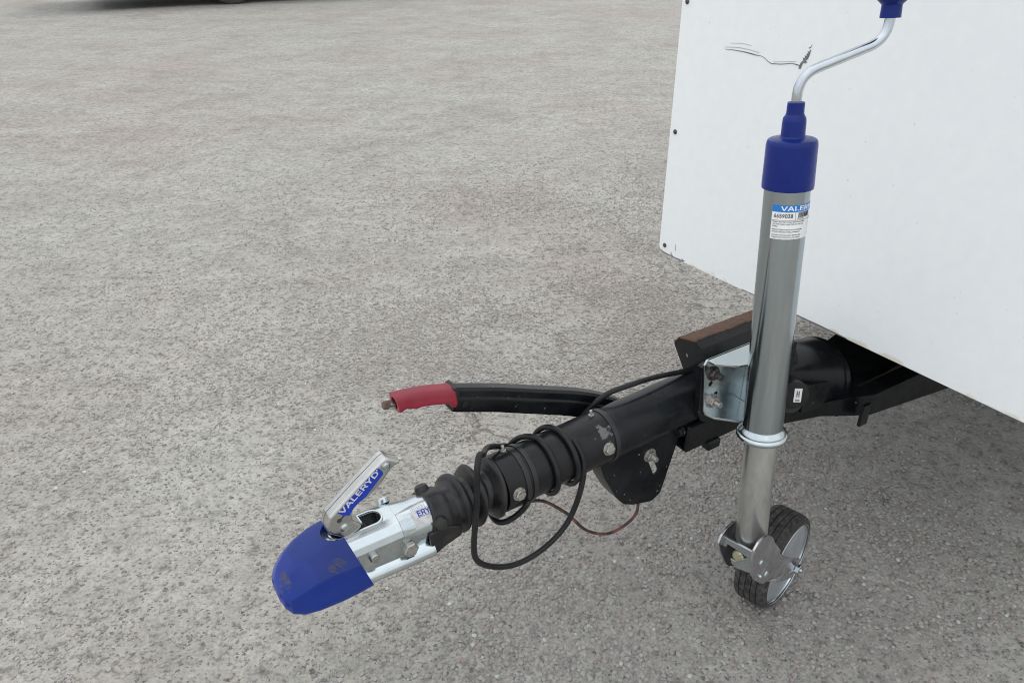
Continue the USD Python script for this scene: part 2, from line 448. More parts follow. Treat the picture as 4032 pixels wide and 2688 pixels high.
# weathered asphalt: grey binder, pale and reddish patches, dark grains and pits, cracks
look('asphalt', {
    'g': ('geometry', {}),
    'big': ('noise_texture', {'scale': 0.55, 'detail': 4.0, 'roughness': 0.6}),
    'big2': ('noise_texture', {'scale': 1.7, 'detail': 5.0, 'roughness': 0.62}),
    'mid': ('noise_texture', {'scale': 9.0, 'detail': 9.0, 'roughness': 0.82}),
    'dn': ('noise_texture', {'scale': 7.0, 'detail': 4.0, 'roughness': 0.6}),
    'far': ('noise_texture', {'scale': 38.0, 'detail': 3.0, 'roughness': 0.7}),
    'c_far': ('rgb_ramp', {'ramp': [(0.34, (0.62, 0.61, 0.60)), (0.45, (0.98, 0.98, 0.98)), (0.64, (1.13, 1.13, 1.12))]}),
    'm_far': ('mix_color', {'blend_type': 'multiply', 'fac': 1.0, 'use_clamp': False}),
    'ck': ('voronoi_texture', {'scale': 4.2, 'feature': 'distance_to_edge'}),
    'ckn': ('noise_texture', {'scale': 9.0, 'detail': 6.0, 'roughness': 0.65}),
    'ckv': ('vector_math', {'math_type': 'multiply_add', 'vector2': (0.16, 0.16, 0.0)}),
    'ckd': ('vector_math', {'math_type': 'distance', 'vector2': (0.62, 2.25, 0.0)}),
    'ckd2': ('vector_math', {'math_type': 'distance', 'vector2': (-0.02, 1.63, 0.0)}),
    'ckm': ('map_range', {'from_min': 0.35, 'from_max': 0.75, 'to_min': 0.0085, 'to_max': 0.0, 'clamp': True}),
    'ckm2': ('map_range', {'from_min': 0.14, 'from_max': 0.24, 'to_min': 0.018, 'to_max': 0.0, 'clamp': True}),
    'cks': ('map_range', {'from_min': 0.57, 'from_max': 0.68, 'to_min': 0.0, 'to_max': 0.004, 'clamp': True}),
    'ckx': ('math', {'math_type': 'maximum'}),
    'ckx2': ('math', {'math_type': 'maximum'}),
    'ckt': ('math', {'math_type': 'less_than'}),
    'ckf': ('math', {'math_type': 'multiply', 'value2': 0.6}),
    'm_ck': ('mix_color', {'b': (0.095, 0.09, 0.083)}),
    'bh5': ('math', {'math_type': 'multiply_add', 'value2': -0.8}),
    'fine': ('noise_texture', {'scale': 130.0, 'detail': 5.0, 'roughness': 0.7}),
    'v': ('voronoi_texture', {'scale': 150.0, 'randomness': 1.0}),
    'v2': ('voronoi_texture', {'scale': 210.0, 'randomness': 1.0}),
    'v3': ('voronoi_texture', {'scale': 60.0, 'randomness': 1.0}),
    'wn': ('noise_texture', {'scale': 160.0, 'detail': 3.0}),
    'wv': ('vector_math', {'math_type': 'multiply_add', 'vector2': (0.012, 0.012, 0.012)}),
    'c_big': ('rgb_ramp', {'ramp': [(0.30, (0.296, 0.276, 0.255)), (0.50, (0.338, 0.325, 0.298)), (0.70, (0.374, 0.368, 0.338))]}),
    'c_red': ('rgb_ramp', {'ramp': [(0.36, (0.985, 1.0, 0.975)), (0.5, (1, 1, 1)), (0.66, (0.965, 0.90, 0.885))]}),
    'm_red': ('mix_color', {'blend_type': 'multiply', 'fac': 1.0}),
    'c_mid': ('rgb_ramp', {'ramp': [(0.3, (0.70, 0.695, 0.69)), (0.5, (1.0, 1.0, 1.0)), (0.68, (1.17, 1.17, 1.16))]}),
    'm_mid': ('mix_color', {'blend_type': 'multiply', 'fac': 1.0, 'use_clamp': False}),
    'c_fine': ('rgb_ramp', {'ramp': [(0.30, (0.52, 0.51, 0.50)), (0.44, (0.93, 0.93, 0.92)), (0.7, (1.20, 1.20, 1.19))]}),
    'm_fine': ('mix_color', {'blend_type': 'multiply', 'fac': 1.0, 'use_clamp': False}),
    # stones: random colour per cell, shown where the cell is near its centre and a random number allows
    'sc': ('separate_color', {}),
    'stone': ('rgb_ramp', {'ramp': [(0.0, (0.150, 0.141, 0.133)), (0.3, (0.205, 0.195, 0.184)), (0.5, (0.225, 0.188, 0.173)), (0.75, (0.285, 0.274, 0.26)), (0.96, (0.35, 0.34, 0.32)), (1.0, (0.52, 0.51, 0.48))]}),
    'near': ('map_range', {'from_min': 0.30, 'from_max': 0.42, 'to_min': 1.0, 'to_max': 0.0, 'clamp': True}),
    'dens': ('math', {'math_type': 'multiply_add', 'value2': 1.4, 'value3': -0.43}),
    'some': ('math', {'math_type': 'less_than'}),
    'mask': ('math', {'math_type': 'multiply'}),
    'm_st': ('mix_color', {}),
    'sc3': ('separate_color', {}),
    'near3': ('map_range', {'from_min': 0.2, 'from_max': 0.27, 'to_min': 1.0, 'to_max': 0.0, 'clamp': True}),
    'some3': ('math', {'math_type': 'less_than', 'value2': 0.17}),
    'mask3': ('math', {'math_type': 'multiply'}),
    'm_st3': ('mix_color', {'b': (0.185, 0.172, 0.160)}),
    'bh1': ('math', {'math_type': 'multiply', 'value2': 0.5}),
    'bh2': ('math', {'math_type': 'multiply_add', 'value2': 0.9}),
    'bh3': ('math', {'math_type': 'multiply_add', 'value2': -0.22}),
    'bh4': ('math', {'math_type': 'multiply_add', 'value2': 0.7}),
    'bp': ('bump', {'strength': 0.9, 'distance': 0.006}),
    'p': ('principled_bsdf', {'roughness': 0.82, 'specular_ior_level': 0.35}),
}, [('g.position', f'{k}.vector') for k in ('big', 'big2', 'mid', 'fine', 'wn', 'dn', 'far', 'ckn')] + [('ckn.color', 'ckv.vector1'), ('g.position', 'ckv.vector3'), ('ckv.vector', 'ck.vector'), ('g.position', 'ckd.vector1'), ('g.position', 'ckd2.vector1'), ('ckd.value', 'ckm.value'), ('ckd2.value', 'ckm2.value'), ('big2.fac', 'cks.value'), ('ckm.result', 'ckx.value1'), ('ckm2.result', 'ckx.value2'), ('ckx.value', 'ckx2.value1'), ('cks.result', 'ckx2.value2'), ('ck.distance', 'ckt.value1'), ('ckx2.value', 'ckt.value2'), ('ckt.value', 'ckf.value1'), ('m_st3.result', 'm_ck.a'), ('ckf.value', 'm_ck.fac'), ('far.fac', 'c_far.fac'), ('m_mid.result', 'm_far.a'), ('c_far.color', 'm_far.b'), ('ckt.value', 'bh5.value1'), ('bh4.value', 'bh5.value3')] + [('wn.color', 'wv.vector1'), ('g.position', 'wv.vector3'), ('wv.vector', 'v.vector'), ('wv.vector', 'v2.vector'), ('wv.vector', 'v3.vector'),
    ('big2.fac', 'c_big.fac'), ('big.fac', 'c_red.fac'), ('c_big.color', 'm_red.a'), ('c_red.color', 'm_red.b'), ('mid.fac', 'c_mid.fac'), ('m_red.result', 'm_mid.a'), ('c_mid.color', 'm_mid.b'),
    ('fine.fac', 'c_fine.fac'), ('m_far.result', 'm_fine.a'), ('c_fine.color', 'm_fine.b'),
    ('v.color', 'sc.color'), ('sc.r', 'stone.fac'), ('v.distance', 'near.value'), ('dn.fac', 'dens.value1'), ('sc.g', 'some.value1'), ('dens.value', 'some.value2'), ('near.result', 'mask.value1'), ('some.value', 'mask.value2'),
    ('m_fine.result', 'm_st.a'), ('stone.color', 'm_st.b'), ('mask.value', 'm_st.fac'),
    ('v3.color', 'sc3.color'), ('sc3.g', 'some3.value1'), ('v3.distance', 'near3.value'), ('near3.result', 'mask3.value1'), ('some3.value', 'mask3.value2'), ('m_st.result', 'm_st3.a'), ('mask3.value', 'm_st3.fac'),
    ('fine.fac', 'bh1.value1'), ('mask.value', 'bh2.value1'), ('bh1.value', 'bh2.value3'), ('v2.distance', 'bh3.value1'), ('bh2.value', 'bh3.value3'), ('mask3.value', 'bh4.value1'), ('bh3.value', 'bh4.value3'),
    ('bh5.value', 'bp.height'), ('bp.normal', 'p.normal'), ('m_ck.result', 'p.base_color')])
for nm, c0, c1 in (('stone_grey', (0.285, 0.270, 0.250), (0.375, 0.358, 0.33)), ('stone_dark', (0.20, 0.187, 0.175), (0.28, 0.263, 0.245)), ('stone_red', (0.275, 0.232, 0.210), (0.345, 0.295, 0.268)), ('stone_pale', (0.40, 0.39, 0.37), (0.55, 0.54, 0.5))):
    mixed(nm, c0, c1, 45, 0.35, 0.65, rough=(0.55, 0.8), bump=0.2, bump_scale=400)
look('crack', {'p': ('principled_bsdf', {'base_color': (0.09, 0.088, 0.082), 'roughness': 0.95})}, [])

# ------------------------------------------------------------------ ground
gx = np.r_[-400, -150, -60, -25, np.linspace(-12, 12, 49), 25, 60, 150, 400]
gy = np.r_[-400, -150, -60, -25, np.linspace(-12, 16, 57), 25, 60, 150, 400]
X, Y = np.meshgrid(gx, gy, indexing='ij')
Z = 0.004 * (meshkit.fbm(np.stack([X * 0.7, Y * 0.7, 0 * X], -1), 3) - 0.5) * (np.hypot(X, Y) < 20) * (np.hypot(X - 0.3, Y - 1.5) > 3)
idx = np.arange(X.size).reshape(X.shape)
quads = np.stack([idx[:-1, :-1], idx[1:, :-1], idx[1:, 1:], idx[:-1, 1:]], -1).reshape(-1, 4)
g = part('ground', (np.stack([X, Y, Z], -1).reshape(-1, 3), quads), 'asphalt', smooth=True)
tag(g, 'weathered grey asphalt of the open yard', kind='structure')

# loose and half-sunk chippings, thick near the camera
protos = []
inst = UsdGeom.PointInstancer.Define(stage, '/World/gravel')
tag(inst.GetPrim(), 'small grey and reddish stone chippings set in the asphalt', 'gravel', kind='stuff')
UsdGeom.Scope.Define(stage, '/World/gravel/chips')
for k in range(10):
    s = trimesh.creation.icosphere(1, 1.0)
    v = s.vertices * (0.72 + 0.5 * rng.random((len(s.vertices), 1)))
    h = trimesh.convex.convex_hull(v * np.array([1.0, 0.75 + 0.2 * rng.random(), 0.62]))
    matn = ('stone_grey', 'stone_grey', 'stone_grey', 'stone_dark', 'stone_dark', 'stone_red', 'stone_red', 'stone_grey', 'stone_dark', 'stone_pale')[k]
    p = usdkit.mesh(stage, f'/World/gravel/chips/chip_{k:03d}', h, LOOK[matn])
    protos.append(p.GetPath())
inst.CreatePrototypesRel().SetTargets(protos)
N = 480000
P = np.stack([0.30 + 1.15 * rng.standard_normal(N), 1.25 + 1.1 * rng.standard_normal(N), np.zeros(N)], 1)
dens = meshkit.fbm(P * 5.0, 3, 5) * 0.6 + meshkit.fbm(P * 1.1 + 9, 3, 8) * 0.6
keep = rng.random(N) < np.clip((dens - 0.46) * 3.2, 0.06, 1.0) * np.clip(0.35 + 0.65 * (P[:, 0] + 1.2) / 1.6, 0.3, 1) * 0.8
P = P[keep]
n = len(P)
size = 0.0014 + 0.0036 * rng.random(n) ** 2.2
P[:, 2] = size * (0.0 + 0.42 * rng.random(n))
pid = rng.choice(10, n, p=[0.13, 0.13, 0.12, 0.12, 0.12, 0.11, 0.105, 0.09, 0.065, 0.01])
yaw = rng.random(n) * 2 * pi
tilt = (rng.random(n) - 0.5) * 0.5
q = np.stack([np.cos(yaw / 2) * np.cos(tilt / 2), np.cos(yaw / 2) * np.sin(tilt / 2), np.sin(yaw / 2) * np.sin(tilt / 2), np.sin(yaw / 2) * np.cos(tilt / 2)], 1)
inst.CreateProtoIndicesAttr(Vt.IntArray.FromNumpy(pid.astype(np.int32)))
inst.CreatePositionsAttr(Vt.Vec3fArray.FromNumpy(P.astype(np.float32)))
inst.CreateScalesAttr(Vt.Vec3fArray.FromNumpy(np.repeat(size[:, None], 3, 1).astype(np.float32)))
inst.CreateOrientationsAttr(Vt.QuathArray([Gf.Quath(*map(float, a)) for a in q]))


# ------------------------------------------------------------------ the trailer: x forwards to the coupling, y to its left (towards the camera), z up
T_ORIGIN, T_ROT = (-0.404, 0.6248, 0.0), -147.115
trailer = thing('box_trailer', 'white box trailer with black drawbar, blue nose cover and zinc jockey wheel', 'trailer', T_ORIGIN, T_ROT)
TP = str(trailer.GetPath())
XP = -1.175


def zc(x):
    return 0.4225 - 0.035 * (x + 0.5)


def bend(m):
    """drop a mesh built round the x axis onto the drawbar's slightly falling axis."""
    m = tm(m).copy()
    m.vertices[:, 2] += zc(m.vertices[:, 0])
    return m


def revx(profile, n=48, cap=True):
    """profile [(x, r)] revolved round the drawbar's axis."""
    m = rev(profile, n, cap)
    v = m.vertices
    m.vertices = np.stack([v[:, 2], v[:, 0], v[:, 1]], 1)
    return bend(m)


def on_bar(x, th, r):
    th = radians(th)
    return np.array([x, r * cos(th), zc(x) + r * sin(th)])


# --- box body and front sheet
sheet = sg.Polygon([(-0.449, 0.4595), (0.449, 0.4595), (0.449, 1.95), (-0.449, 1.95)]).buffer(-0.016).buffer(0.016, 16)
m = prism_yz(sheet, XP - 0.0035, XP)
front = part('front_panel', m, 'white_sheet', TP)
part('box_body', box(-3.6, XP - 0.0037, -0.441, 0.441, 0.470, 1.94, 0.006), 'white_sheet', TP)
part('floor_frame', box(-3.58, -1.20, -0.425, 0.425, 0.458, 0.4694, 0.002), 'underbody', TP)
for (y, z) in ((-0.4353, 0.986), (-0.4338, 0.7339), (-0.4318, 0.4785), (0.4353, 0.986), (0.4338, 0.7339), (0.4318, 0.4785), (-0.434, 1.25), (0.434, 1.25)):
    part('panel_screw', place(rev([(0, 0.0052), (0.0012, 0.0050), (0.0025, 0.0036), (0.003, 0.0012)], 14), (XP, y, z), (1, 0, 0)), 'bolt_dark', front)


def smear(lines, x=XP):
    """thin raised marks on the sheet: lists of (y, z, half width)."""
    ms = []
    for pts in lines:
        pts = np.array(pts, float)
        c, w = pts[:, :2], pts[:, 2]
        t = np.gradient(c, axis=0); t /= np.linalg.norm(t, axis=1, keepdims=True) + 1e-12
        nn = np.stack([-t[:, 1], t[:, 0]], 1)
        a, b = c + nn * w[:, None], c - nn * w[:, None]
        poly = sg.Polygon(np.vstack([a, b[::-1]])).buffer(0)
        for g_ in getattr(poly, 'geoms', [poly]):
            if g_.area > 1e-8:
                ms.append(prism_yz(g_, x + 0.0001, x + 0.0006))
    return cat(*ms)


scr = [[(-0.3245, 0.9125, 0.00015), (-0.300, 0.9135, 0.00050), (-0.280, 0.9135, 0.00070), (-0.262, 0.9125, 0.00090), (-0.248, 0.9115, 0.00065), (-0.238, 0.9118, 0.00030), (-0.229, 0.9095, 0.00040), (-0.220, 0.9045, 0.00040), (-0.212, 0.9020, 0.00055), (-0.190, 0.9040, 0.00060), (-0.168, 0.9085, 0.00050), (-0.155, 0.9075, 0.00080), (-0.149, 0.9065, 0.00050)],
       [(-0.325, 0.9165, 0.00015), (-0.29, 0.9195, 0.00030), (-0.262, 0.9185, 0.00030), (-0.242, 0.9165, 0.00015)],
       [(-0.312, 0.9245, 0.00010), (-0.285, 0.9275, 0.00020), (-0.262, 0.9265, 0.00010)],
       [(-0.208, 0.9055, 0.00015), (-0.18, 0.9100, 0.00020), (-0.16, 0.9125, 0.00015)]]
for q_ in scr:
    part('scratch_mark', smear([q_]), 'scuff_grey' if q_ is scr[0] else 'scuff_light', front)
paw = sg.Polygon([(-0.1525, 0.9015), (-0.1475, 0.9025), (-0.1465, 0.9085), (-0.1445, 0.9120), (-0.1390, 0.9125), (-0.1375, 0.9150), (-0.1410, 0.9165), (-0.1365, 0.9200), (-0.1345, 0.9270), (-0.1335, 0.9350), (-0.1355, 0.9345), (-0.1362, 0.9310), (-0.1400, 0.9320), (-0.1375, 0.9285), (-0.1415, 0.9280), (-0.1390, 0.9245), (-0.1440, 0.9245), (-0.1425, 0.9210), (-0.1470, 0.9200), (-0.1455, 0.9165), (-0.1490, 0.9130), (-0.1510, 0.9090)]).buffer(0)
part('scratch_mark', cat(prism_yz(paw, XP + 0.0001, XP + 0.0006), prism_yz(sg.Polygon([(-0.1400, 0.9370), (-0.1350, 0.9375), (-0.1330, 0.9430), (-0.1360, 0.9390)]), XP + 0.0001, XP + 0.0006)), 'scuff_grey', front, label='dark gouge at the end of the scrape')
chips = [[(-0.4455 + 0.002, 0.4660, 0.0004), (-0.438, 0.4618, 0.0016), (-0.425, 0.4607, 0.0014), (-0.405, 0.4606, 0.0010), (-0.382, 0.4606, 0.0016), (-0.370, 0.4610, 0.0008)],
         [(-0.410, 0.470, 0.0004), (-0.409, 0.464, 0.0013), (-0.404, 0.4625, 0.0008)], [(-0.376, 0.4655, 0.0004), (-0.371, 0.4625, 0.0016), (-0.366, 0.463, 0.0004)], [(-0.3985, 0.492, 0.0003), (-0.3975, 0.484, 0.0005), (-0.3975, 0.476, 0.0003)],
         [(-0.20, 0.4607, 0.0005), (-0.15, 0.4607, 0.0012), (-0.10, 0.4607, 0.0007), (-0.04, 0.4607, 0.0014), (0.0, 0.4608, 0.0016), (0.05, 0.4607, 0.0008)]]
for q_ in chips:
    part('paint_chip', smear([q_]), 'scuff_grey', front)

# --- axle and road wheels far under the box
for s in (-1, 1):
    y = s * 0.56
    tyre = rev([(-0.075, 0.17), (-0.08, 0.2), (-0.078, 0.25), (-0.065, 0.272), (0, 0.275), (0.065, 0.272), (0.078, 0.25), (0.08, 0.2), (0.075, 0.17)], 48)
    w = part('road_wheel', place(tyre, (-2.5, y, 0.275), (0, 1, 0)), 'rubber_tyre', TP)
    part('rim', place(rev([(-0.05, 0.165), (-0.03, 0.168), (0.05 * s, 0.168), (0.055 * s, 0.16), (0.03 * s, 0.14), (0.035 * s, 0.05), (0.06 * s, 0.04), (0.06 * s, 0.01)] if s > 0 else [(-0.06, 0.01), (-0.06, 0.04), (-0.035, 0.05), (-0.03, 0.14), (-0.055, 0.16), (-0.05, 0.168), (0.03, 0.168), (0.05, 0.165)], 40), (-2.5, y, 0.275), (0, 1, 0)), 'rim_metal', w)
    fen = [np.array([-2.5 + 0.34 * cos(t), s * 0.45, 0.275 + 0.34 * sin(t)]) for t in np.linspace(0.1, pi - 0.1, 24)]
    rings = [[p + np.array([0, 0, 0]), p + np.array([0, s * 0.22, 0]), p + np.array([0, s * 0.22, 0.003]), p + np.array([0, 0, 0.003])] for p in fen]
    part('mudguard', loft(np.array(rings)), 'underbody', TP)
part('axle', place(rev([(-0.5, 0.03), (0.5, 0.03)], 16), (-2.5, 0, 0.275), (0, 1, 0)), 'underbody', TP)

# --- drawbar
bar = part('drawbar_tube', revx([(-1.06, 0.0380), (-0.92, 0.0412), (-0.655, 0.0410)], 56), 'black_paint', TP)
# tall welded cheek the bracket bolts to, with the rusty channel on top
ch = [(0.000, 0.440), (-0.050, 0.509), (-0.0495, 0.513), (-0.0385, 0.5255), (-0.005, 0.534), (0.0105, 0.528), (0.018, 0.516), (0.034, 0.485), (0.046, 0.470), (0.046, 0.440)]
cheek = prism_xz(sg.Polygon([(-0.806, 0.435), (-0.815, 0.418), (-0.84, 0.405), (-1.03, 0.39), (-1.03, 0.50), (-0.845, 0.5), (-0.812, 0.528), (-0.800, 0.525)]).buffer(-0.003).buffer(0.003), 0.040, 0.0495)
part('side_cheek', cheek, 'black_paint', TP)
chm = mf(prism_yz(ch, -1.02, -0.838))
part('support_channel', chm, 'black_paint', TP, label='channel section welded on top of the drawbar')
top = [(-0.0498, 0.5125), (-0.0385, 0.5250), (-0.0062, 0.5332), (-0.0040, 0.5330), (-0.0040, 0.5352), (-0.0063, 0.5360), (-0.0394, 0.5272), (-0.0515, 0.5130)]
tr = subdiv(prism_yz(sg.Polygon(top).buffer(0), -1.0205, -0.8372), 0.006)
nz = meshkit.noise(tr.vertices * 260, 3)[:, None] - 0.4
tr.vertices = tr.vertices + np.array([0, 0, 0.0016]) * nz + np.array([0.002, 0, 0]) * (nz * (np.abs(tr.vertices[:, :1] + 0.8372) < 1e-4))
part('rusty_rim', tr, 'rust_paint', TP, label='rusty top of the channel')

# housing with its lip, bands, bolts and nipples
hp = [(-0.660, 0.0410), (-0.650, 0.0418), (-0.640, 0.0424), (-0.634, 0.0419), (-0.60, 0.0419), (-0.475, 0.0424), (-0.452, 0.0430), (-0.4490, 0.0424), (-0.4488, 0.0385), (-0.462, 0.038), (-0.463, 0.030)]
housing = part('housing', revx(hp, 64), 'black_housing', TP, label='sleeve at the front of the drawbar')
for x, w in ((-0.646, 0.0042), (-0.494, 0.0036), (-0.482, 0.0036)):
    tie = revx([(x - w, 0.0418), (x - w, 0.0438), (x - w * 0.6, 0.0442), (x + w * 0.6, 0.0442), (x + w, 0.0438), (x + w, 0.0418)], 56, cap=False)
    t_ = part('cable_tie', tie, 'cable_tie', housing)
for x, th, r, mt in ((-0.6275, 12, 0.0085, 'bolt_metal'), (-0.4645, 6, 0.0085, 'bolt_metal')):
    o = on_bar(x, th, 0.0415)
    part('hex_bolt', place(hexbolt(r, 0.007, washer=0.0105), o, (0, cos(radians(th)), sin(radians(th)))), mt, housing)
for x, th in ((-0.4735, 108), (-0.6285, 98)):
    o = on_bar(x, th, 0.042)
    nip = cat(hexbolt(0.0048, 0.003), rev([(0.003, 0.0026), (0.0065, 0.0022), (0.0075, 0.0028), (0.0095, 0.0024), (0.0105, 0.0008)], 12))
    part('grease_nipple', place(nip, o, (0, cos(radians(th)), sin(radians(th)))), 'bolt_metal', housing)

sr = np.random.default_rng(11)

# --- rubber bellows: folds that twist as they are squeezed
xs = np.linspace(-0.460, -0.330, 200)
knots = np.array([(-0.460, 0.036), (-0.4535, 0.037), (-0.4505, 0.0365), (-0.4475, 0.0410), (-0.4440, 0.0462), (-0.4410, 0.0470), (-0.4375, 0.0440), (-0.4325, 0.0350), (-0.4280, 0.0292), (-0.4210, 0.0285), (-0.4160, 0.0345), (-0.4120, 0.0425), (-0.4088, 0.0450), (-0.4055, 0.0430), (-0.4010, 0.0345), (-0.3975, 0.0292), (-0.3920, 0.0288), (-0.3880, 0.0350), (-0.3845, 0.0420), (-0.3815, 0.0440), (-0.3785, 0.0420), (-0.3740, 0.0350), (-0.3695, 0.0318), (-0.364, 0.0322), (-0.357, 0.0350), (-0.350, 0.0356), (-0.340, 0.0366), (-0.334, 0.0372), (-0.330, 0.0362)])
from scipy.interpolate import PchipInterpolator
fr = PchipInterpolator(knots[:, 0], knots[:, 1])
k = 72
a = np.arange(k) / k * 2 * pi
rings = []
for x in xs:
    w = np.clip((x + 0.458) / 0.02, 0, 1) * np.clip((-0.352 - x) / 0.02, 0, 1)
    tw = 0.0045 * np.sin(a + 0.5 + 24 * (x + 0.4)) * w + 0.0012 * np.sin(3 * a + 60 * x) * w
    r = fr(np.clip(x + tw, -0.46, -0.33)) + 0.0007 * np.sin(2 * a + 3 + 90 * x)
    slant = np.where(np.full(k, x) > -0.352, -0.006 * np.sin(a) * (x + 0.352) / 0.022, 0)
    rings.append(np.stack([x + slant, r * np.cos(a), zc(x) + r * np.sin(a)], 1))
bel = part('bellows', loft(np.array(rings)), 'rubber', TP, smooth=True)
for x, th in ((-0.3425, 17), (-0.342, 118)):
    o = on_bar(x, th, 0.033)
    kn = rev([(0, 0.0105), (0.006, 0.0098), (0.0095, 0.0085), (0.011, 0.006), (0.0115, 0.002)], 20)
    part('bellows_knob', place(kn, o, (0.1, cos(radians(th)), sin(radians(th)))), 'rubber', bel)
flap = sg.Polygon([(-0.3235, 0.418), (-0.3240, 0.402), (-0.3280, 0.3825), (-0.3320, 0.3815), (-0.3450, 0.3855), (-0.3600, 0.3885), (-0.3715, 0.3945), (-0.374, 0.410), (-0.350, 0.420)])
fm = to_xz(soft_prism(flap.buffer(-0.003).buffer(0.003), 0.006, 0.0025, n=120), 0.0, 1)
fv = fm.vertices
fv[:, 1] = fv[:, 1] * 0.7 + 0.0352 - 0.45 * np.clip(0.396 - fv[:, 2], 0, 1) * np.clip((-0.335 - fv[:, 0]) / 0.03, 0, 1) - 0.12 * np.clip(fv[:, 2] - 0.404, 0, 1)
part('bellows_flap', trimesh.Trimesh(fv, fm.faces, process=False), 'rubber', bel)

# --- coupling head
prof = sg.Polygon([(-0.0335, 0.392), (-0.0340, 0.432), (-0.0305, 0.4400), (-0.022, 0.4462), (-0.012, 0.4500), (0.012, 0.4500), (0.022, 0.4462), (0.0305, 0.4400), (0.0340, 0.432), (0.0335, 0.392)]).buffer(0.0015)
body = mf(prism_yz(prof, -0.288, -0.186))
pipe_c = rev([(-0.350, 0.0335), (-0.275, 0.0335)], 48)
v = pipe_c.vertices
pipe = mf(trimesh.Trimesh(np.stack([v[:, 2], v[:, 0], v[:, 1] + 0.4165], 1), pipe_c.faces, process=False))
ringA = np.array([(-0.283, y, z) for y, z in prof.exterior.coords])
ringB = np.array([(-0.312, 0.0335 * cos(t), 0.4165 + 0.0335 * sin(t)) for t in np.linspace(0, 2 * pi, 40)])
blend = m3.Manifold.hull_points(np.vstack([ringA, ringB]))
slot = sg.LineString([(-0.214, 0), (-0.259, 0)]).buffer(0.0125)
hole = mf(prism_xy(slot, 0.425, 0.47))
head = (body + pipe + blend) - hole
cpl = part('coupling_head', head, 'zinc', TP, smooth=38)
rim_p = slot.buffer(0.0028).difference(slot.buffer(0.0001))
part('slot_rim', prism_xy(rim_p, 0.449, 0.4535), 'zinc', cpl)
part('slot_inside', prism_xy(slot.buffer(-0.0005), 0.4245, 0.427), 'bolt_dark', cpl)
for s in (-1, 1):
    fl = []
    for x in np.linspace(-0.329, -0.205, 26):
        dz = 0.004 * sin((x + 0.19) * 12)
        z0 = 0.3985 + dz
        yb = 0.0315
        fl.append([(x, s * (yb - 0.006), z0 + 0.010), (x, s * (yb + 0.003), z0 + 0.0045), (x, s * (yb + 0.0095), z0 + 0.0025), (x, s * (yb + 0.0130), z0 - 0.002), (x, s * (yb + 0.0138), z0 - 0.0085), (x, s * (yb + 0.0112), z0 - 0.0085), (x, s * (yb + 0.0100), z0 - 0.0035), (x, s * (yb + 0.007), z0 - 0.001), (x, s * (yb - 0.006), z0 + 0.002)])
    part('rolled_flange', loft(np.array(fl)), 'zinc', cpl, smooth=50)
part('hex_bolt', place(hexbolt(0.0108, 0.0085), (-0.2935, 0.0355, 0.4105), (0, 1, 0.05)), 'bolt_metal', cpl)
part('pivot_pin', place(rev([(0, 0.0068), (0.005, 0.0066), (0.0062, 0.0056), (0.0066, 0.002)], 22), (-0.2435, 0.0358, 0.4215), (0, 1, 0.05)), 'zinc_worn', cpl)
part('pivot_pin', place(rev([(0, 0.009), (0.006, 0.0085), (0.0085, 0.0065), (0.009, 0.002)], 22), (-0.288, -0.026, 0.443), (0, -0.75, 0.66)), 'zinc', cpl)


def cyl_patch(R_, x0, x1, t0, t1, zc_, jag=0.0, seed=0, th=0.0006, n=40, k=14):
    """thin patch lying on a cylinder round the x axis, with torn rims."""
    r_ = np.random.default_rng(seed)
    ts = np.linspace(t0, t1, n)
    rings = []
    for t in ts:
        j = jag * (meshkit.noise(np.array([[t * 14, seed, 0.0]]))[0] - 0.5) * 2
        j2 = jag * 0.3 * (meshkit.noise(np.array([[t * 9, seed + 5, 0.0]]))[0] - 0.5) * 2
        e = [(x0 + j2, R_), (x0 + j2, R_ + th), (x1 + j, R_ + th), (x1 + j, R_)]
        rings.append([(x, r * cos(t), zc_ + r * sin(t)) for x, r in e])
    return loft(np.array(rings))


part('sticker_remains', cyl_patch(0.0337, -0.332, -0.291, radians(26), radians(66), 0.4165, 0.010, 3), 'sticker_remains', cpl, label='torn white sticker')


def text_on_cyl(s, h, R_, x_start, th0, zc_, bold=True, depth=0.0003):
    """text running backwards along -x on a cylinder round x, its capitals pointing towards greater angles."""
    t = meshkit.text_mesh(s, h, depth, bold)
    v = t.vertices
    ang = th0 + v[:, 1] / R_
    r = R_ + v[:, 2]
    return trimesh.Trimesh(np.stack([x_start - v[:, 0], r * np.cos(ang), zc_ + r * np.sin(ang)], 1), t.faces, process=False)


part('lettering', cat(text_on_cyl('ERY', 0.0075, 0.0344, -0.3155, radians(50), 0.4165), cyl_patch(0.0343, -0.3325, -0.3145, radians(47.5), radians(48.3), 0.4165, 0, 1, 0.0004)), 'blue_print', cpl)
part('embossed_mark', text_on_cyl('55R-010031', 0.0042, 0.0335, -0.295, radians(66), 0.4165, False, 0.0004), 'zinc', cpl)

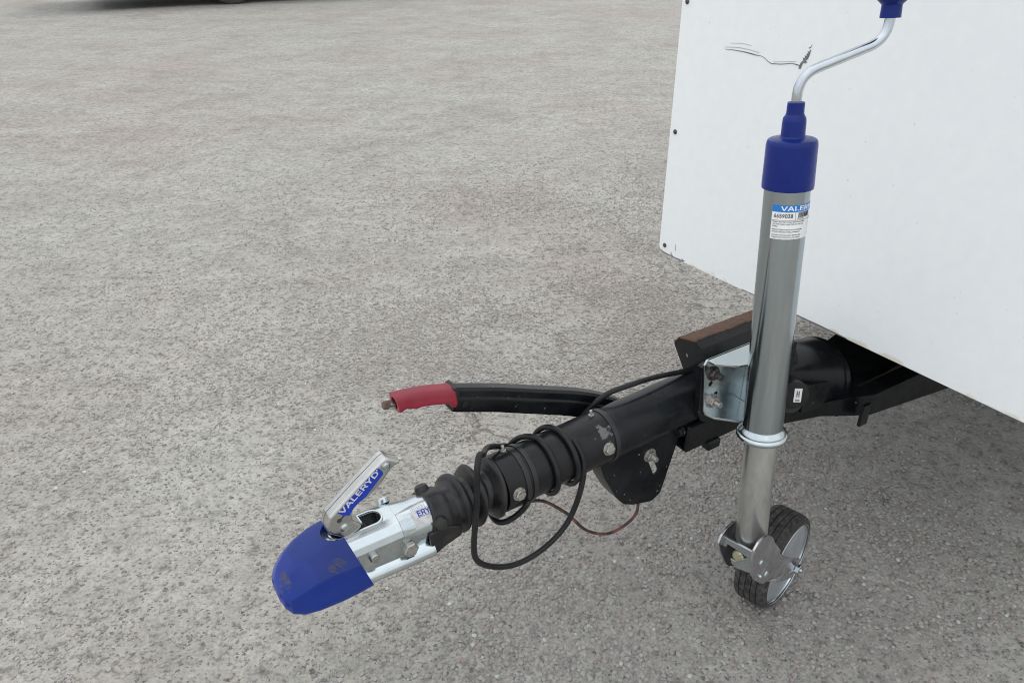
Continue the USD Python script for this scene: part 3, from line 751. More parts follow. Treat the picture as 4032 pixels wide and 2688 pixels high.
# --- nose cover
sec = [(-0.1235, 0.013, 0.393, 0.400, 0.405, 0.010), (-0.1262, 0.026, 0.386, 0.402, 0.413, 0.018), (-0.134, 0.035, 0.3795, 0.408, 0.426, 0.021), (-0.148, 0.0420, 0.3770, 0.419, 0.442, 0.022), (-0.166, 0.0460, 0.3765, 0.428, 0.4535, 0.022), (-0.185, 0.0480, 0.3775, 0.4315, 0.4605, 0.022), (-0.206, 0.0485, 0.379, 0.4305, 0.4645, 0.022), (-0.222, 0.0485, 0.3815, 0.4295, 0.4655, 0.022)]
rings = []
sa = np.array(sec)[::-1]
si = [PchipInterpolator(sa[:, 0], sa[:, q_]) for q_ in range(1, 5)]
for x in (-0.1235, -0.1258, -0.1325, -0.1450, -0.1620, -0.1840, -0.2040, -0.2220):
    w, zb, zs, zt = [float(f_(x)) for f_ in si]
    dz = zt - zs
    half = [(0, zb), (w * 0.7, zb), (w * 0.92, zb + 0.0015), (w * 0.985, zb + 0.006), (w, zb + 0.012), (w, zs - 0.008), (w * 0.998, zs - 0.0025), (w * 0.978, zs + 0.0006), (w * 0.72, zs + dz * 0.50), (w * 0.50, zs + dz * 0.86), (w * 0.40, zs + dz * 0.96), (w * 0.2, zs + dz * 0.995), (0, zt)]
    full = half + [(-y, z) for y, z in half[-2:0:-1]]
    sh = max(0, min(1, (-0.15 - x) / 0.07))
    rings.append([(x + sh * (0.30 * (z - 0.43)), y, z) for y, z in full])
nose = trimesh.Trimesh(*[np.asarray(q_) for q_ in (lambda mm: (mm.vertices, mm.faces))(loft(np.array(rings)))], process=True)
# notch for the handle at the rear rim of the top
try:
    nm_ = mf(nose) - mf(prism_xy(sg.LineString([(-0.206, 0.006), (-0.26, 0.006)]).buffer(0.017), 0.432, 0.50))
    nose = tm(nm_)
except Exception:
    pass
part('nose_cover', nose, 'blue_nose', TP, smooth=19, label='scuffed blue plastic cover over the coupling')

# --- coupling handle: two pressed shells
hpts = [(-0.1951, 0.4733), (-0.1952, 0.480), (-0.197, 0.4871), (-0.2006, 0.4946), (-0.2378, 0.5227), (-0.2757, 0.549), (-0.2809, 0.5512), (-0.2862, 0.5495), (-0.2995, 0.5405), (-0.3025, 0.5375),
        (-0.2989, 0.5355), (-0.2914, 0.5339), (-0.286, 0.5305), (-0.2822, 0.5256), (-0.2746, 0.5167), (-0.2565, 0.5027), (-0.2418, 0.4985), (-0.2336, 0.4940), (-0.2294, 0.4865), (-0.2287, 0.4801), (-0.2303, 0.4752), (-0.2396, 0.465), (-0.240, 0.460), (-0.2348, 0.4565), (-0.2197, 0.4503), (-0.2166, 0.4515), (-0.2077, 0.4590), (-0.199, 0.4665)]
hpoly = sg.Polygon(hpts).buffer(0.003).buffer(-0.006).buffer(0.003)
near = to_xz(soft_prism(hpoly, 0.0126, 0.0040), 0.0044, 1)
handle = part('coupling_handle', near, 'zinc_handle', TP, smooth=40)
far = to_xz(soft_prism(hpoly, 0.0100, 0.0040), 0.0034, -1)
part('handle_shell', far, 'zinc_handle', handle, smooth=40)
YF = 0.0171
dec = sg.Polygon([(-0.211, 0.4972), (-0.2173, 0.4908), (-0.2255, 0.4867), (-0.2312, 0.4945), (-0.2384, 0.5003), (-0.25, 0.5059), (-0.2756, 0.53), (-0.2754, 0.534), (-0.2711, 0.5408), (-0.2679, 0.5418)]).buffer(0.0008).buffer(-0.0008)
part('decal', prism_xz(dec, YF, YF + 0.0004), 'blue_print', handle)
tx = np.array([-0.0585, 0, 0.0445]); tx /= np.linalg.norm(tx)
ty = np.array([0.0445, 0, 0.0585]); ty /= np.linalg.norm(ty)
t = meshkit.text_mesh('VALERYD', 0.0078, 0.0003, True)
span = t.vertices[:, 0].max() - t.vertices[:, 0].min()
v = t.vertices.copy(); v[:, 0] = (v[:, 0] - v[:, 0].min()) * 0.0675 / span
org = np.array([-0.2168, YF + 0.0004, 0.4928])
tv = org + v[:, :1] * tx + v[:, 1:2] * ty + v[:, 2:3] * np.array([0, 1.0, 0])
part('lettering', trimesh.Trimesh(tv, t.faces, process=False), 'silver_print', handle)
part('trade_mark', place(rev([(0, 0.0011), (0.0003, 0.0011)], 14), org + tx * 0.069 + ty * 0.0065, (0, 1, 0)), 'silver_print', handle)
for x, z in ((-0.2805, 0.5401), (-0.2171, 0.4707)):
    part('rivet', place(cat(rev([(0, 0.0062), (0.0006, 0.0060), (0.0008, 0.0050)], 20), rev([(0.0006, 0.0046), (0.0018, 0.0042), (0.0024, 0.0030), (0.0025, 0.0008)], 20)), (x, YF - 0.0001, z), (0, 1, 0)), 'zinc', handle)
kh = sg.Point(-0.2118, 0.4845).buffer(0.0033).union(sg.LineString([(-0.2118, 0.4845), (-0.2185, 0.4895)]).buffer(0.0012))
part('keyhole', prism_xz(kh, YF - 0.001, YF + 0.0001), 'ink', handle)
part('lock_body', place(rev([(0, 0.0075), (0.010, 0.0075), (0.0115, 0.006)], 18), (-0.232, -0.004, 0.494), (-0.55, 0, -0.5)), 'bolt_metal', handle)
lever_foot = prism_xz(sg.Polygon([(-0.2180, 0.452), (-0.2430, 0.4600), (-0.2480, 0.4450), (-0.2300, 0.4330), (-0.2160, 0.436)]), -0.008, 0.008)
part('lever_foot', lever_foot, 'zinc', handle)

# --- hand brake lever: pressed channel with red grip
path = np.array([(-0.4185, 0.5495, 0.0170), (-0.46, 0.5340, 0.0178), (-0.493, 0.5215, 0.0182), (-0.53, 0.5060, 0.0188), (-0.5633, 0.4920, 0.0192), (-0.61, 0.4725, 0.0200), (-0.6489, 0.4545, 0.0208), (-0.69, 0.4320, 0.0215), (-0.7248, 0.4090, 0.022), (-0.75, 0.390, 0.0225)])
c = path[:, :2]
t = np.gradient(c, axis=0); t /= np.linalg.norm(t, axis=1, keepdims=True)
nn = np.stack([t[:, 1], -t[:, 0]], 1)
nn *= np.sign(nn[:, 1:])
yc = -0.062
rings = []
for p, nv, h in zip(c, nn, path[:, 2]):
    prof_ = [(yc - 0.013, -h), (yc - 0.013, h * 0.8), (yc - 0.010, h), (yc + 0.004, h), (yc + 0.009, h * 0.82), (yc + 0.0095, h * 0.30), (yc + 0.0125, h * 0.18), (yc + 0.0135, h * 0.05), (yc + 0.0135, -h * 0.82), (yc + 0.012, -h)]
    rings.append([(p[0] + nv[0] * s_, y_, p[1] + nv[1] * s_) for y_, s_ in prof_])
from scipy.interpolate import CubicSpline
rr = CubicSpline(np.linspace(0, 1, len(rings)), np.array(rings))(np.linspace(0, 1, 30))
lev = part('brake_lever', loft(rr), 'black_lever', TP, smooth=28)
part('lever_rivet', place(rev([(0, 0.0072), (0.0015, 0.0066), (0.0022, 0.004), (0.0023, 0.001)], 20), (-0.4335, yc + 0.0134, 0.5360), (0, 1, 0)), 'black_paint', lev)
part('rusty_end', to_xz(soft_prism(sg.Polygon([(-0.4165, 0.570), (-0.4225, 0.571), (-0.4270, 0.562), (-0.4250, 0.545), (-0.4215, 0.5345), (-0.4175, 0.536)]), 0.024, 0.002), yc - 0.0115, 1), 'rusted_black', lev)
# grip
g0, g1 = np.array([-0.3325, 0.5727]), np.array([-0.4205, 0.5535])
rings = []
for s_ in np.linspace(0, 1, 40):
    p = g0 + (g1 - g0) * s_ + np.array([0, 0.0030]) * sin(pi * s_)
    ru = 0.0128 + 0.0022 * s_ + (0.0012 if s_ > 0.93 else 0)
    rl = 0.0120 + 0.0028 * np.exp(-((s_ - 0.03) / 0.05) ** 2) - 0.0018 * np.exp(-((s_ - 0.14) / 0.06) ** 2) + 0.0016 * np.exp(-((s_ - 0.30) / 0.07) ** 2) + 0.0125 * np.exp(-((s_ - 0.94) / 0.04) ** 2)
    w_ = 0.0135 + 0.0015 * s_
    ring = []
    for q_ in np.arange(28) / 28 * 2 * pi:
        cy, cz = cos(q_), sin(q_)
        ex = 0.62
        yy = w_ * np.sign(cy) * abs(cy) ** ex
        zz = (ru if cz > 0 else rl) * np.sign(cz) * abs(cz) ** ex
        ring.append((p[0] + zz * 0.13, yc + yy, p[1] + zz))
    rings.append(ring)
grip = mf(loft(np.array(rings))) - mf(place(rev([(-0.004, 0.0085), (0.03, 0.0085)], 24), (g0[0] + 0.002, yc, g0[1] - 0.0005), (g1[0] - g0[0], 0, g1[1] - g0[1])))
gp = part('red_grip', grip, 'red_plastic', lev, smooth=45)
dirv = np.array([g0[0] - g1[0], 0, g0[1] - g1[1]])
part('release_rod', place(rev([(-0.03, 0.0055), (0.008, 0.0055), (0.0082, 0.004)], 16), (g0[0], yc, g0[1] - 0.0015), dirv), 'zinc_worn', lev)
part('release_button', place(hexbolt(0.0060, 0.0080), (g0[0] + 0.0085, yc, g0[1] - 0.001), dirv), 'rust', lev)

# --- gusset plate under the drawbar
gus = sg.Polygon([(-0.628, 0.398), (-0.645, 0.352), (-0.672, 0.302), (-0.690, 0.279), (-0.712, 0.267), (-0.755, 0.2545), (-0.7735, 0.2640), (-0.792, 0.330), (-0.812, 0.405), (-0.80, 0.42)]).buffer(-0.010).buffer(0.010)
slotg = sg.LineString([(-0.742, 0.352), (-0.757, 0.318)]).buffer(0.0058)
gm = prism_xz(gus.difference(slotg), 0.013, 0.017)
gp_ = part('gusset_plate', gm, 'black_paint', TP)
edge = [(-0.640, 0.385), (-0.648, 0.350), (-0.672, 0.303), (-0.690, 0.280), (-0.712, 0.2685), (-0.752, 0.2560)]
ep = spline([(x, 0, z) for x, z in edge], 30)
rg = [[(x, 0.0165, z), (x, -0.022, z), (x - 0.003, -0.022, z + 0.003), (x - 0.003, 0.0165, z + 0.003)] for x, _, z in ep]
part('gusset_flange', loft(np.array(rg)), 'black_paint', gp_)
part('slot_bolt', place(hexbolt(0.0095, 0.007, 0.010, 0.0052, washer=0.0125), (-0.738, 0.0185, 0.362), (0, 1, 0)), 'bolt_metal', gp_)

for k_ in range(9):
    x_, z_ = ((-0.672, 0.315), (-0.690, 0.300), (-0.704, 0.281), (-0.722, 0.332), (-0.664, 0.352), (-0.766, 0.272), (-0.771, 0.281), (-0.782, 0.318), (-0.715, 0.372))[k_]
    part('paint_chip', place(rev([(0, 0.0008 + 0.0006 * sr.random()), (0.0004, 0.0007)], 7), (x_, 0.0171, z_), (0, 1, 0)), 'scuff_light', gp_)

# --- square beam below, running back under the box
beam = mf(box(-1.10, -0.806, -0.034, 0.034, 0.345, 0.398, 0.003)) - mf(box(-0.86, -0.80, -0.029, 0.029, 0.350, 0.393))
lb = part('lower_beam', beam, 'black_paint', TP)
part('hex_bolt', place(hexbolt(0.009, 0.008, washer=0.011), (-0.793, 0.026, 0.394), (1, 0.2, 0)), 'black_paint', lb)
part('beam_block', box(-0.885, -0.855, 0.022, 0.040, 0.331, 0.350, 0.003), 'black_paint', lb)

# --- rear sleeve of the drawbar and the arm that runs on under the box
rings = []
for x, hw, zt, zb in ((-1.035, 0.044, 0.456, 0.322), (-1.045, 0.047, 0.4585, 0.316), (-1.05, 0.0475, 0.459, 0.315), (-1.16, 0.064, 0.436, 0.302), (-1.185, 0.069, 0.430, 0.298)):
    ring = [(x, -hw, zb + 0.004), (x, -hw + 0.006, zb), (x, hw - 0.006, zb), (x, hw, zb + 0.006)]
    for q_ in np.linspace(0, pi, 15):
        ring.append((x, hw * cos(q_), zt - hw + hw * sin(q_)))
    rings.append(ring)
sleeve = part('rear_sleeve', loft(np.array(rings)), 'black_paint', TP, smooth=35)
part('sleeve_rim', loft(np.array([[(x, y * 1.03, (z - 0.40) * 1.03 + 0.40) for (_, y, z) in rings[-1]] for x in (-1.178, -1.190)])), 'black_paint', sleeve)
part('raised_plate', prism_xz(sg.Polygon([(-1.065, 0.405), (-1.135, 0.388), (-1.135, 0.335), (-1.065, 0.345)]).buffer(-0.004).buffer(0.004), 0.052, 0.0625), 'black_paint', sleeve)
arm = []
for x, y, z0, z1 in ((-1.09, 0.035, 0.322, 0.34), (-1.16, 0.058, 0.308, 0.345), (-1.22, 0.090, 0.306, 0.352), (-1.42, 0.135, 0.325, 0.40), (-1.80, 0.26, 0.36, 0.454), (-3.2, 0.36, 0.38, 0.4545)):
    arm.append([(x, y - 0.02, z0), (x, y + 0.015, z0), (x, y + 0.015, z1), (x, y - 0.02, z1)])
for s in (1, -1):
    ar = np.array(arm if s > 0 else arm[3:]); ar[:, :, 1] *= s
    chs = part('chassis_arm', loft(ar), 'black_paint', TP)
part('belly_plate', loft(np.array([[(x, -w_, z), (x, w_, z), (x, w_, z + 0.004), (x, -w_, z + 0.004)] for x, w_, z in ((-1.17, 0.062, 0.345), (-1.3, 0.07, 0.352), (-1.45, 0.08, 0.38), (-1.8, 0.10, 0.43))])), 'black_paint', TP)
part('bracket_tab', box(-1.2, -1.178, 0.108, 0.114, 0.300, 0.345), 'black_paint', TP)
part('brake_rod', place(rev([(0, 0.006), (0.55, 0.006)], 12), (-1.03, 0.03, 0.318), (-1, 0.02, 0.0)), 'black_paint', TP)

# --- electric socket behind the jockey wheel
so = np.array([-1.025, 0.062, 0.405])
sk = part('socket_cap', place(rev([(-0.03, 0.022), (0.0, 0.0235), (0.004, 0.0265), (0.010, 0.027), (0.014, 0.0255), (0.0150, 0.02), (0.0152, 0.004)], 32), so, (0.55, 0.8, 0.15)), 'rubber_cable', TP)
part('socket_body', place(rev([(-0.05, 0.018), (-0.006, 0.0225)], 24), so + np.array([-0.004, 0.0, -0.022]), (0.4, 0.5, 0.2)), 'rubber', sk)
B_ = basis((0.55, 0.8, 0.15))
zz_ = np.array([0.55, 0.8, 0.15]); zz_ /= np.linalg.norm(zz_)
xx_ = np.cross([0, 0, 1.0], zz_); xx_ /= np.linalg.norm(xx_); yy_ = np.cross(zz_, xx_)
stk = part('sticker', place(box(-0.001, 0.012, -0.012, 0.014, 0, 0.0006), so + zz_ * 0.0152, B=np.array([xx_, yy_, zz_])), 'white_print', sk)
part('print_mark', place(cat(box(0.002, 0.0095, -0.0095, -0.0075, 0.0006, 0.0009), box(0.003, 0.0045, -0.002, 0.009, 0.0006, 0.0009), box(0.0065, 0.008, -0.002, 0.009, 0.0006, 0.0009), box(0.003, 0.008, 0.003, 0.0042, 0.0006, 0.0009)), so + zz_ * 0.0152, B=np.array([xx_, yy_, zz_])), 'ink', sk)

# --- cables
def wind(x0, x1, t0, t1, r, n=16):
    return [on_bar(x0 + (x1 - x0) * s, t0 + (t1 - t0) * s, r) for s in np.linspace(0, 1, n)]


rc = 0.0044
w = []
w += [np.array(p) for p in ((-0.93, 0.008, 0.474), (-0.86, -0.008, 0.4745), (-0.80, -0.012, 0.4825), (-0.75, -0.014, 0.4885), (-0.70, -0.018, 0.4880), (-0.675, -0.028, 0.478))]
w += wind(-0.655, -0.585, 150, 250, 0.0475, 6)[1:]
cab = spline(w, 90)
part('cable', tube(cab, rc, 12), 'rubber_cable', TP, smooth=True, label='black cable lying along the drawbar')
w = wind(-0.5705, -0.562, -110, 88, 0.0472, 22) + wind(-0.560, -0.535, 100, 255, 0.0472, 14) + wind(-0.533, -0.526, 262, 450, 0.0472, 22) + wind(-0.523, -0.470, 460, 620, 0.0475, 14)
w += [on_bar(-0.455, 640, 0.055)]
cab = spline(w, 260)
part('cable', tube(cab, rc, 12), 'rubber_cable', TP, smooth=True, label='black cable wound round the drawbar sleeve')
w = [on_bar(-0.515, 190, 0.048), on_bar(-0.497, 155, 0.048), on_bar(-0.476, 126, 0.0480), on_bar(-0.452, 110, 0.057), np.array((-0.4200, 0.020, 0.501)), np.array((-0.402, 0.040, 0.5180)), np.array((-0.3925, 0.050, 0.503)), np.array((-0.389, 0.054, 0.470)), np.array((-0.3845, 0.054, 0.418)), np.array((-0.3820, 0.052, 0.370)), np.array((-0.3905, 0.050, 0.342)), np.array((-0.4200, 0.050, 0.3160)), np.array((-0.4645, 0.050, 0.3015)), np.array((-0.512, 0.050, 0.311)), np.array((-0.5439, 0.050, 0.334)), np.array((-0.5640, 0.050, 0.372)), np.array((-0.5740, 0.049, 0.415)), np.array((-0.576, 0.043, 0.442)), on_bar(-0.572, 60, 0.0472)]
part('cable', tube(spline(w, 140), rc, 12), 'rubber_cable', TP, smooth=True, label='hanging loop of black cable below the bellows')
w = [on_bar(-0.455, -130, 0.048), on_bar(-0.444, -95, 0.055), on_bar(-0.4455, -75, 0.060), on_bar(-0.458, -62, 0.058), on_bar(-0.475, -40, 0.049), on_bar(-0.478, -20, 0.0465)]
part('cable', tube(spline(w, 40), 0.0045, 10), 'rubber_cable', TP, smooth=True, label='short cable end under the sleeve')
w = [(-0.468, 0.016, 0.379), (-0.5001, 0.02, 0.3796), (-0.5250, 0.02, 0.3665), (-0.5491, 0.02, 0.3428), (-0.5755, 0.02, 0.3119), (-0.600, 0.02, 0.276), (-0.6224, 0.02, 0.2534), (-0.650, 0.02, 0.2355), (-0.6799, 0.02, 0.2303), (-0.7171, 0.02, 0.2457), (-0.7297, 0.008, 0.272), (-0.735, 0.0, 0.31)]
part('brake_wire', tube(spline(w, 70), 0.0026, 8), 'rusty_wire', TP, smooth=True, label='thin rusty wire hanging below the drawbar')

# --- jockey wheel -------------------------------------------------
j0 = np.array([-0.8465, 0.1603, 0.2456])
ax = np.array([-0.0104, -0.0908, 0.9958])
ax /= np.linalg.norm(ax)


def jp(t):
    return j0 + ax * t


JB = basis(ax)      # x axis of JB is close to the trailer's x axis


def jrev(profile, n=56, cap=True):
    return place(rev(profile, n, cap), j0, B=JB)


outer = part('jockey_tube', jrev([(0.195, 0.0292), (0.196, 0.030), (0.60, 0.030)], 64), 'zinc_tube', TP, smooth=30)
part('jockey_collar', jrev([(0.2075, 0.0300), (0.2060, 0.0306), (0.2030, 0.0330), (0.2000, 0.0352), (0.1985, 0.0356), (0.1970, 0.0354), (0.1965, 0.0358), (0.1955, 0.0375), (0.1937, 0.0386), (0.1913, 0.0388), (0.1890, 0.0380), (0.1875, 0.0362), (0.1870, 0.0330), (0.1870, 0.026)], 64, cap=False), 'zinc', outer, smooth=45)
part('jockey_leg', jrev([(-0.012, 0.0240), (-0.011, 0.0250), (0.195, 0.0250)], 56), 'zinc_satin', TP, smooth=30)
cap_p = [(0.577, 0.0302), (0.577, 0.0335), (0.581, 0.0338), (0.617, 0.0330), (0.6330, 0.0328), (0.6378, 0.0320), (0.6402, 0.0306), (0.6415, 0.0282), (0.6424, 0.0210), (0.6430, 0.0168), (0.6445, 0.0157), (0.649, 0.0152), (0.662, 0.0150), (0.6675, 0.0143), (0.6705, 0.0122), (0.6715, 0.0118), (0.673, 0.0112), (0.6860, 0.0108), (0.6870, 0.0102), (0.6870, 0.007)]
cp = jrev(cap_p, 64)
part('tube_cap', cp, 'blue_cap', TP, smooth=28, label='blue plastic cap on the jockey tube')

# crank rod and grip
top0 = jp(0.677)
arm_d = np.array([-0.118, 0.034, 0.037])
pA = jp(0.719)
pB = pA + arm_d
pC = pB + ax * 0.17
rod = fillet([top0, pA, pB, pC], 0.026, 10)
cr = part('crank_rod', tube(rod, 0.0065, 20), 'chrome_rod', TP, smooth=True)
hb = pB + ax * 0.0255
gr = place(rev([(0, 0.0095), (0.0002, 0.0128), (0.0145, 0.0123), (0.0160, 0.0128), (0.0185, 0.0155), (0.0225, 0.0195), (0.029, 0.0208), (0.060, 0.0190), (0.10, 0.0195), (0.118, 0.020), (0.126, 0.016), (0.128, 0.004)], 40), hb, B=JB)
part('crank_grip', gr, 'blue_cap', cr, smooth=35)

# mounting bracket: web with two flanges
web = sg.Polygon([(-0.8125, 0.440), (-0.8010, 0.530), (-0.806, 0.538), (-0.915, 0.538), (-0.915, 0.430), (-0.818, 0.430)]).buffer(-0.004).buffer(0.004)
for hx, hz in ((-0.8205, 0.4905), (-0.8355, 0.4655), (-0.8305, 0.5260)):
    web = web.difference(sg.Point(hx, hz).buffer(0.0048))
br = part('bracket', prism_xz(web, 0.0500, 0.0535), 'zinc', TP, smooth=30, label='folded zinc bracket holding the jockey tube')
tf = prism_xy(sg.Polygon([(-0.806, 0.0510), (-0.808, 0.066), (-0.834, 0.091), (-0.870, 0.1005), (-0.895, 0.1005), (-0.915, 0.0510)]), 0.5345, 0.538)
part('bracket_flange', tf, 'zinc', br)
bf = prism_xy(sg.Polygon([(-0.819, 0.0510), (-0.823, 0.068), (-0.850, 0.098), (-0.870, 0.104), (-0.895, 0.104), (-0.915, 0.0510)]), 0.4295, 0.433)
part('bracket_flange', bf, 'zinc', br)
back = prism_yz(sg.Polygon([(0.0537, 0.4335), (0.102, 0.4335), (0.0985, 0.534), (0.0537, 0.534)]), -0.902, -0.8985)
part('bracket_back', back, 'zinc', br)
part('weld_strip', tube(np.array([jp(t_) + np.array([-0.006, -0.0300, 0]) for t_ in np.linspace(0.200, 0.300, 18)]), 0.0042, 8), 'zinc', br)
part('weld_bead', tube(np.array([(-0.848, 0.0955, 0.5395), (-0.853, 0.099, 0.5400), (-0.8600, 0.1000, 0.5400), (-0.866, 0.0990, 0.5395)]), 0.0032, 8), 'zinc', br)
part('stud_nut', place(hexbolt(0.0098, 0.008, 0.011, 0.0052, washer=0.0125), (-0.8225, 0.0540, 0.5095), (0, 1, 0.02)), 'bolt_dark', br, label='blackened nut on its stud')
part('stud_nut', place(hexbolt(0.0098, 0.008, 0.011, 0.0052, washer=0.0125), (-0.8290, 0.0540, 0.4555), (0, 1, 0.02)), 'bolt_metal', br)

# fork at the foot
TOE = 0.2461
wc = np.array([-0.9825, 0.156, 0.0944])
wa = np.array([-sin(TOE), cos(TOE), 0.0])              # wheel axle, outwards to the near face
wf = np.array([cos(TOE), sin(TOE), 0.0])
WB = np.array([wf, np.cross(wa, wf), wa])              # local z = axle
RW = 0.0944
tyre_w = 0.064
grooves = []
prof = [(-tyre_w, 0.070), (-tyre_w + 0.001, 0.084), (-tyre_w + 0.004, 0.0905), (-tyre_w + 0.009, 0.0932)]
for gz in (0.015, 0.026, 0.037, 0.048):
    z_ = -tyre_w + gz
    prof += [(z_ - 0.0009, RW - 0.0002), (z_ - 0.0004, RW - 0.0026), (z_ + 0.0004, RW - 0.0026), (z_ + 0.0009, RW - 0.0002)]
prof += [(-0.009, 0.0932), (-0.0035, 0.0905), (-0.0005, 0.0860), (0, 0.0800), (-0.0015, 0.0775)]
wheel = part('jockey_tyre', place(rev(prof, 72, cap=False), wc, B=WB), 'rubber_tyre', TP, smooth=24)
rimp = [(-0.050, 0.016), (-0.050, 0.024), (-0.034, 0.030), (-0.034, 0.066), (-0.006, 0.0765), (-0.0012, 0.0790), (0.0004, 0.0800), (-0.0008, 0.0812), (-0.004, 0.0812), (-0.045, 0.078)]
part('rim', place(rev(rimp[:9], 64, cap=True), wc, B=WB), 'rim_metal', wheel, smooth=40)
for q_ in np.arange(5) / 5 * 2 * pi + 0.62:
    c_, s_ = cos(q_), sin(q_)
    rib = box(0.030, 0.0690, -0.0045, 0.0045, -0.035, -0.020, 0.003)
    rib.vertices = np.stack([rib.vertices[:, 0] * c_ - rib.vertices[:, 1] * s_, rib.vertices[:, 0] * s_ + rib.vertices[:, 1] * c_, rib.vertices[:, 2]], 1)
    part('rim_rib', place(rib, wc, B=WB), 'rim_metal', wheel)
part('hub', place(rev([(-0.052, 0.020), (-0.012, 0.018), (-0.010, 0.012), (-0.010, 0.004)], 28), wc, B=WB), 'rim_metal', wheel)
part('axle_nut', place(hexbolt(0.0095, 0.0075, 0.004, 0.005), wc + wa * 0.0140, wa), 'zinc', TP)

foot = jp(0)


def fork_arm(disc, arm, w0, w1):
    """pressed plate round the foot that steps outwards and runs back to the axle; outlines in (a, z), a along wf from the wheel centre."""
    poly = sg.Polygon(disc).buffer(0.004).union(sg.Polygon(arm)).buffer(0.004).buffer(-0.008).buffer(0.004)
    m_ = soft_prism(poly, 0.004, 0.0008, 0.0008, n=220)
    v_ = m_.vertices
    base = wc.copy(); base[2] = 0
    a0 = min(p_[0] for p_ in disc) + 0.02
    jog = np.clip((a0 - v_[:, 0]) / 0.035, 0, 1)
    jog = jog * jog * (3 - 2 * jog)
    w_ = w0 + (w1 - w0) * jog + v_[:, 2]
    return trimesh.Trimesh(base + v_[:, :1] * wf + w_[:, None] * wa + v_[:, 1:2] * np.array([0, 0, 1.0]), m_.faces, process=False)


fa = (foot - wc) @ wf
a_foot = (foot - wc) @ wa
disc_r = sg.Polygon([(0.1762, 0.2835), (0.1595, 0.2770), (0.1433, 0.2648), (0.1336, 0.2545), (0.1202, 0.234), (0.1021, 0.2081), (0.107, 0.1888), (0.1180, 0.1520), (0.1300, 0.1570), (0.1481, 0.173), (0.1702, 0.1960), (0.1867, 0.2195), (0.1976, 0.2443), (0.2015, 0.263), (0.1985, 0.2790), (0.1886, 0.2850)])
arm_r = [(0.150, 0.245), (0.108, 0.2110), (0.075, 0.180), (0.046, 0.1560), (0.030, 0.141), (0.014, 0.130), (-0.006, 0.116), (-0.013, 0.106), (-0.014, 0.085), (-0.006, 0.0790), (0.018, 0.0840), (0.050, 0.1020), (0.095, 0.1340), (0.140, 0.160)]
part('fork_arm', fork_arm(list(disc_r.exterior.coords), arm_r, 0.003, 0.0105), 'plate_metal', TP, smooth=30)
disc_l = sg.Polygon([(0.1784, 0.2363), (0.1729, 0.2465), (0.1592, 0.2510), (0.135, 0.2490), (0.11, 0.235), (0.085, 0.20), (0.07, 0.16), (0.0985, 0.1290), (0.1200, 0.1440), (0.1365, 0.1614), (0.1493, 0.1827), (0.1682, 0.2146)])
arm_l = [(0.120, 0.23), (0.06, 0.165), (0.0, 0.115), (-0.012, 0.095), (0.0, 0.080), (0.06, 0.105), (0.12, 0.14)]
part('fork_arm', fork_arm(list(disc_l.exterior.coords), arm_l, -0.064, -tyre_w - 0.008), 'plate_metal', TP, smooth=30)


def fk(a_, w_, z_):
    return np.array([wc[0], wc[1], 0]) + wf * a_ + wa * w_ + np.array([0, 0, z_])


# front cross plate of the clevis with its opening, and the pivot bolt
ca = fa + 0.030
cross = sg.Polygon([(-0.0600, 0.2420), (0.0035, 0.2412), (0.0035, 0.1990), (-0.0150, 0.1945), (-0.0310, 0.1910), (-0.0400, 0.1960), (-0.0430, 0.2060), (-0.0600, 0.2060)])
cross = cross.difference(sg.Polygon([(-0.0525, 0.2310), (-0.0260, 0.2275), (-0.0150, 0.2250), (-0.0232, 0.2150), (-0.0330, 0.2040), (-0.0610, 0.2040), (-0.0610, 0.2220), (-0.0530, 0.2240)]))
cm = trimesh.creation.extrude_polygon(one(cross), 0.004, engine='earcut')
pts = np.array([fk(ca + z_, x_, y_) for x_, y_, z_ in cm.vertices])
fkp = part('fork_cross', trimesh.Trimesh(pts, cm.faces, process=False), 'zinc', TP)
part('pivot_bolt', place(rev([(0, 0.0105), (0.004, 0.0100), (0.006, 0.008), (0.0065, 0.003)], 20), fk(ca - 0.004, -0.0325, 0.2125), wf + np.array([0, 0, 0.1])), 'bolt_brass', fkp)
for a_, z_, r_ in ((0.163, 0.225, 0.0068), (0.1285, 0.1730, 0.0078), (0.1561, 0.1900, 0.0036)):
    part('fork_rivet', place(rev([(0, r_), (0.0012, r_ * 0.95), (0.003, r_ * 0.6), (0.0033, r_ * 0.15)], 20), fk(a_, 0.0068, z_), wa), 'zinc', fkp)
part('foot_plug', place(rev([(-0.030, 0.0215), (-0.008, 0.0245)], 32), j0, B=JB), 'zinc', TP)
t_ = meshkit.text_mesh('KNM', 0.006, 0.0002, False)
lt = np.array([fk(0.075 - x_, 0.0145 + 0.0002 + z_, 0.128 + y_) for x_, y_, z_ in t_.vertices])
stamp = trimesh.Trimesh(lt, t_.faces, process=False)
part('stamped_mark', stamp, 'zinc', fkp)

# --- printed label wrapped round the tube
RL = 0.0302
tl0, tl1 = 0.5135, 0.560            # along the axis
A0, A1 = radians(6), radians(150)
WL = (A1 - A0) * RL
HL = tl1 - tl0


def wrap(m_, dr=0.0):
    v_ = m_.vertices
    ang = A0 + v_[:, 0] / RL
    r_ = RL + dr + v_[:, 2]
    loc = np.stack([r_ * np.cos(ang), r_ * np.sin(ang), tl0 + v_[:, 1]], 1)
    return trimesh.Trimesh(loc @ JB + j0, m_.faces, process=False)


def flat(x0, x1, y0, y1, h=0.0002):
    n_ = max(2, int((x1 - x0) / 0.002))
    rg_ = [[(x, y0, 0), (x, y1, 0), (x, y1, h), (x, y0, h)] for x in np.linspace(x0, x1, n_)]
    return loft(np.array(rg_))


lab = part('printed_label', wrap(flat(0, WL, 0, HL)), 'white_print', outer)
part('label_band', wrap(flat(0, WL, HL * 0.80, HL), 0.0002), 'blue_label', outer)


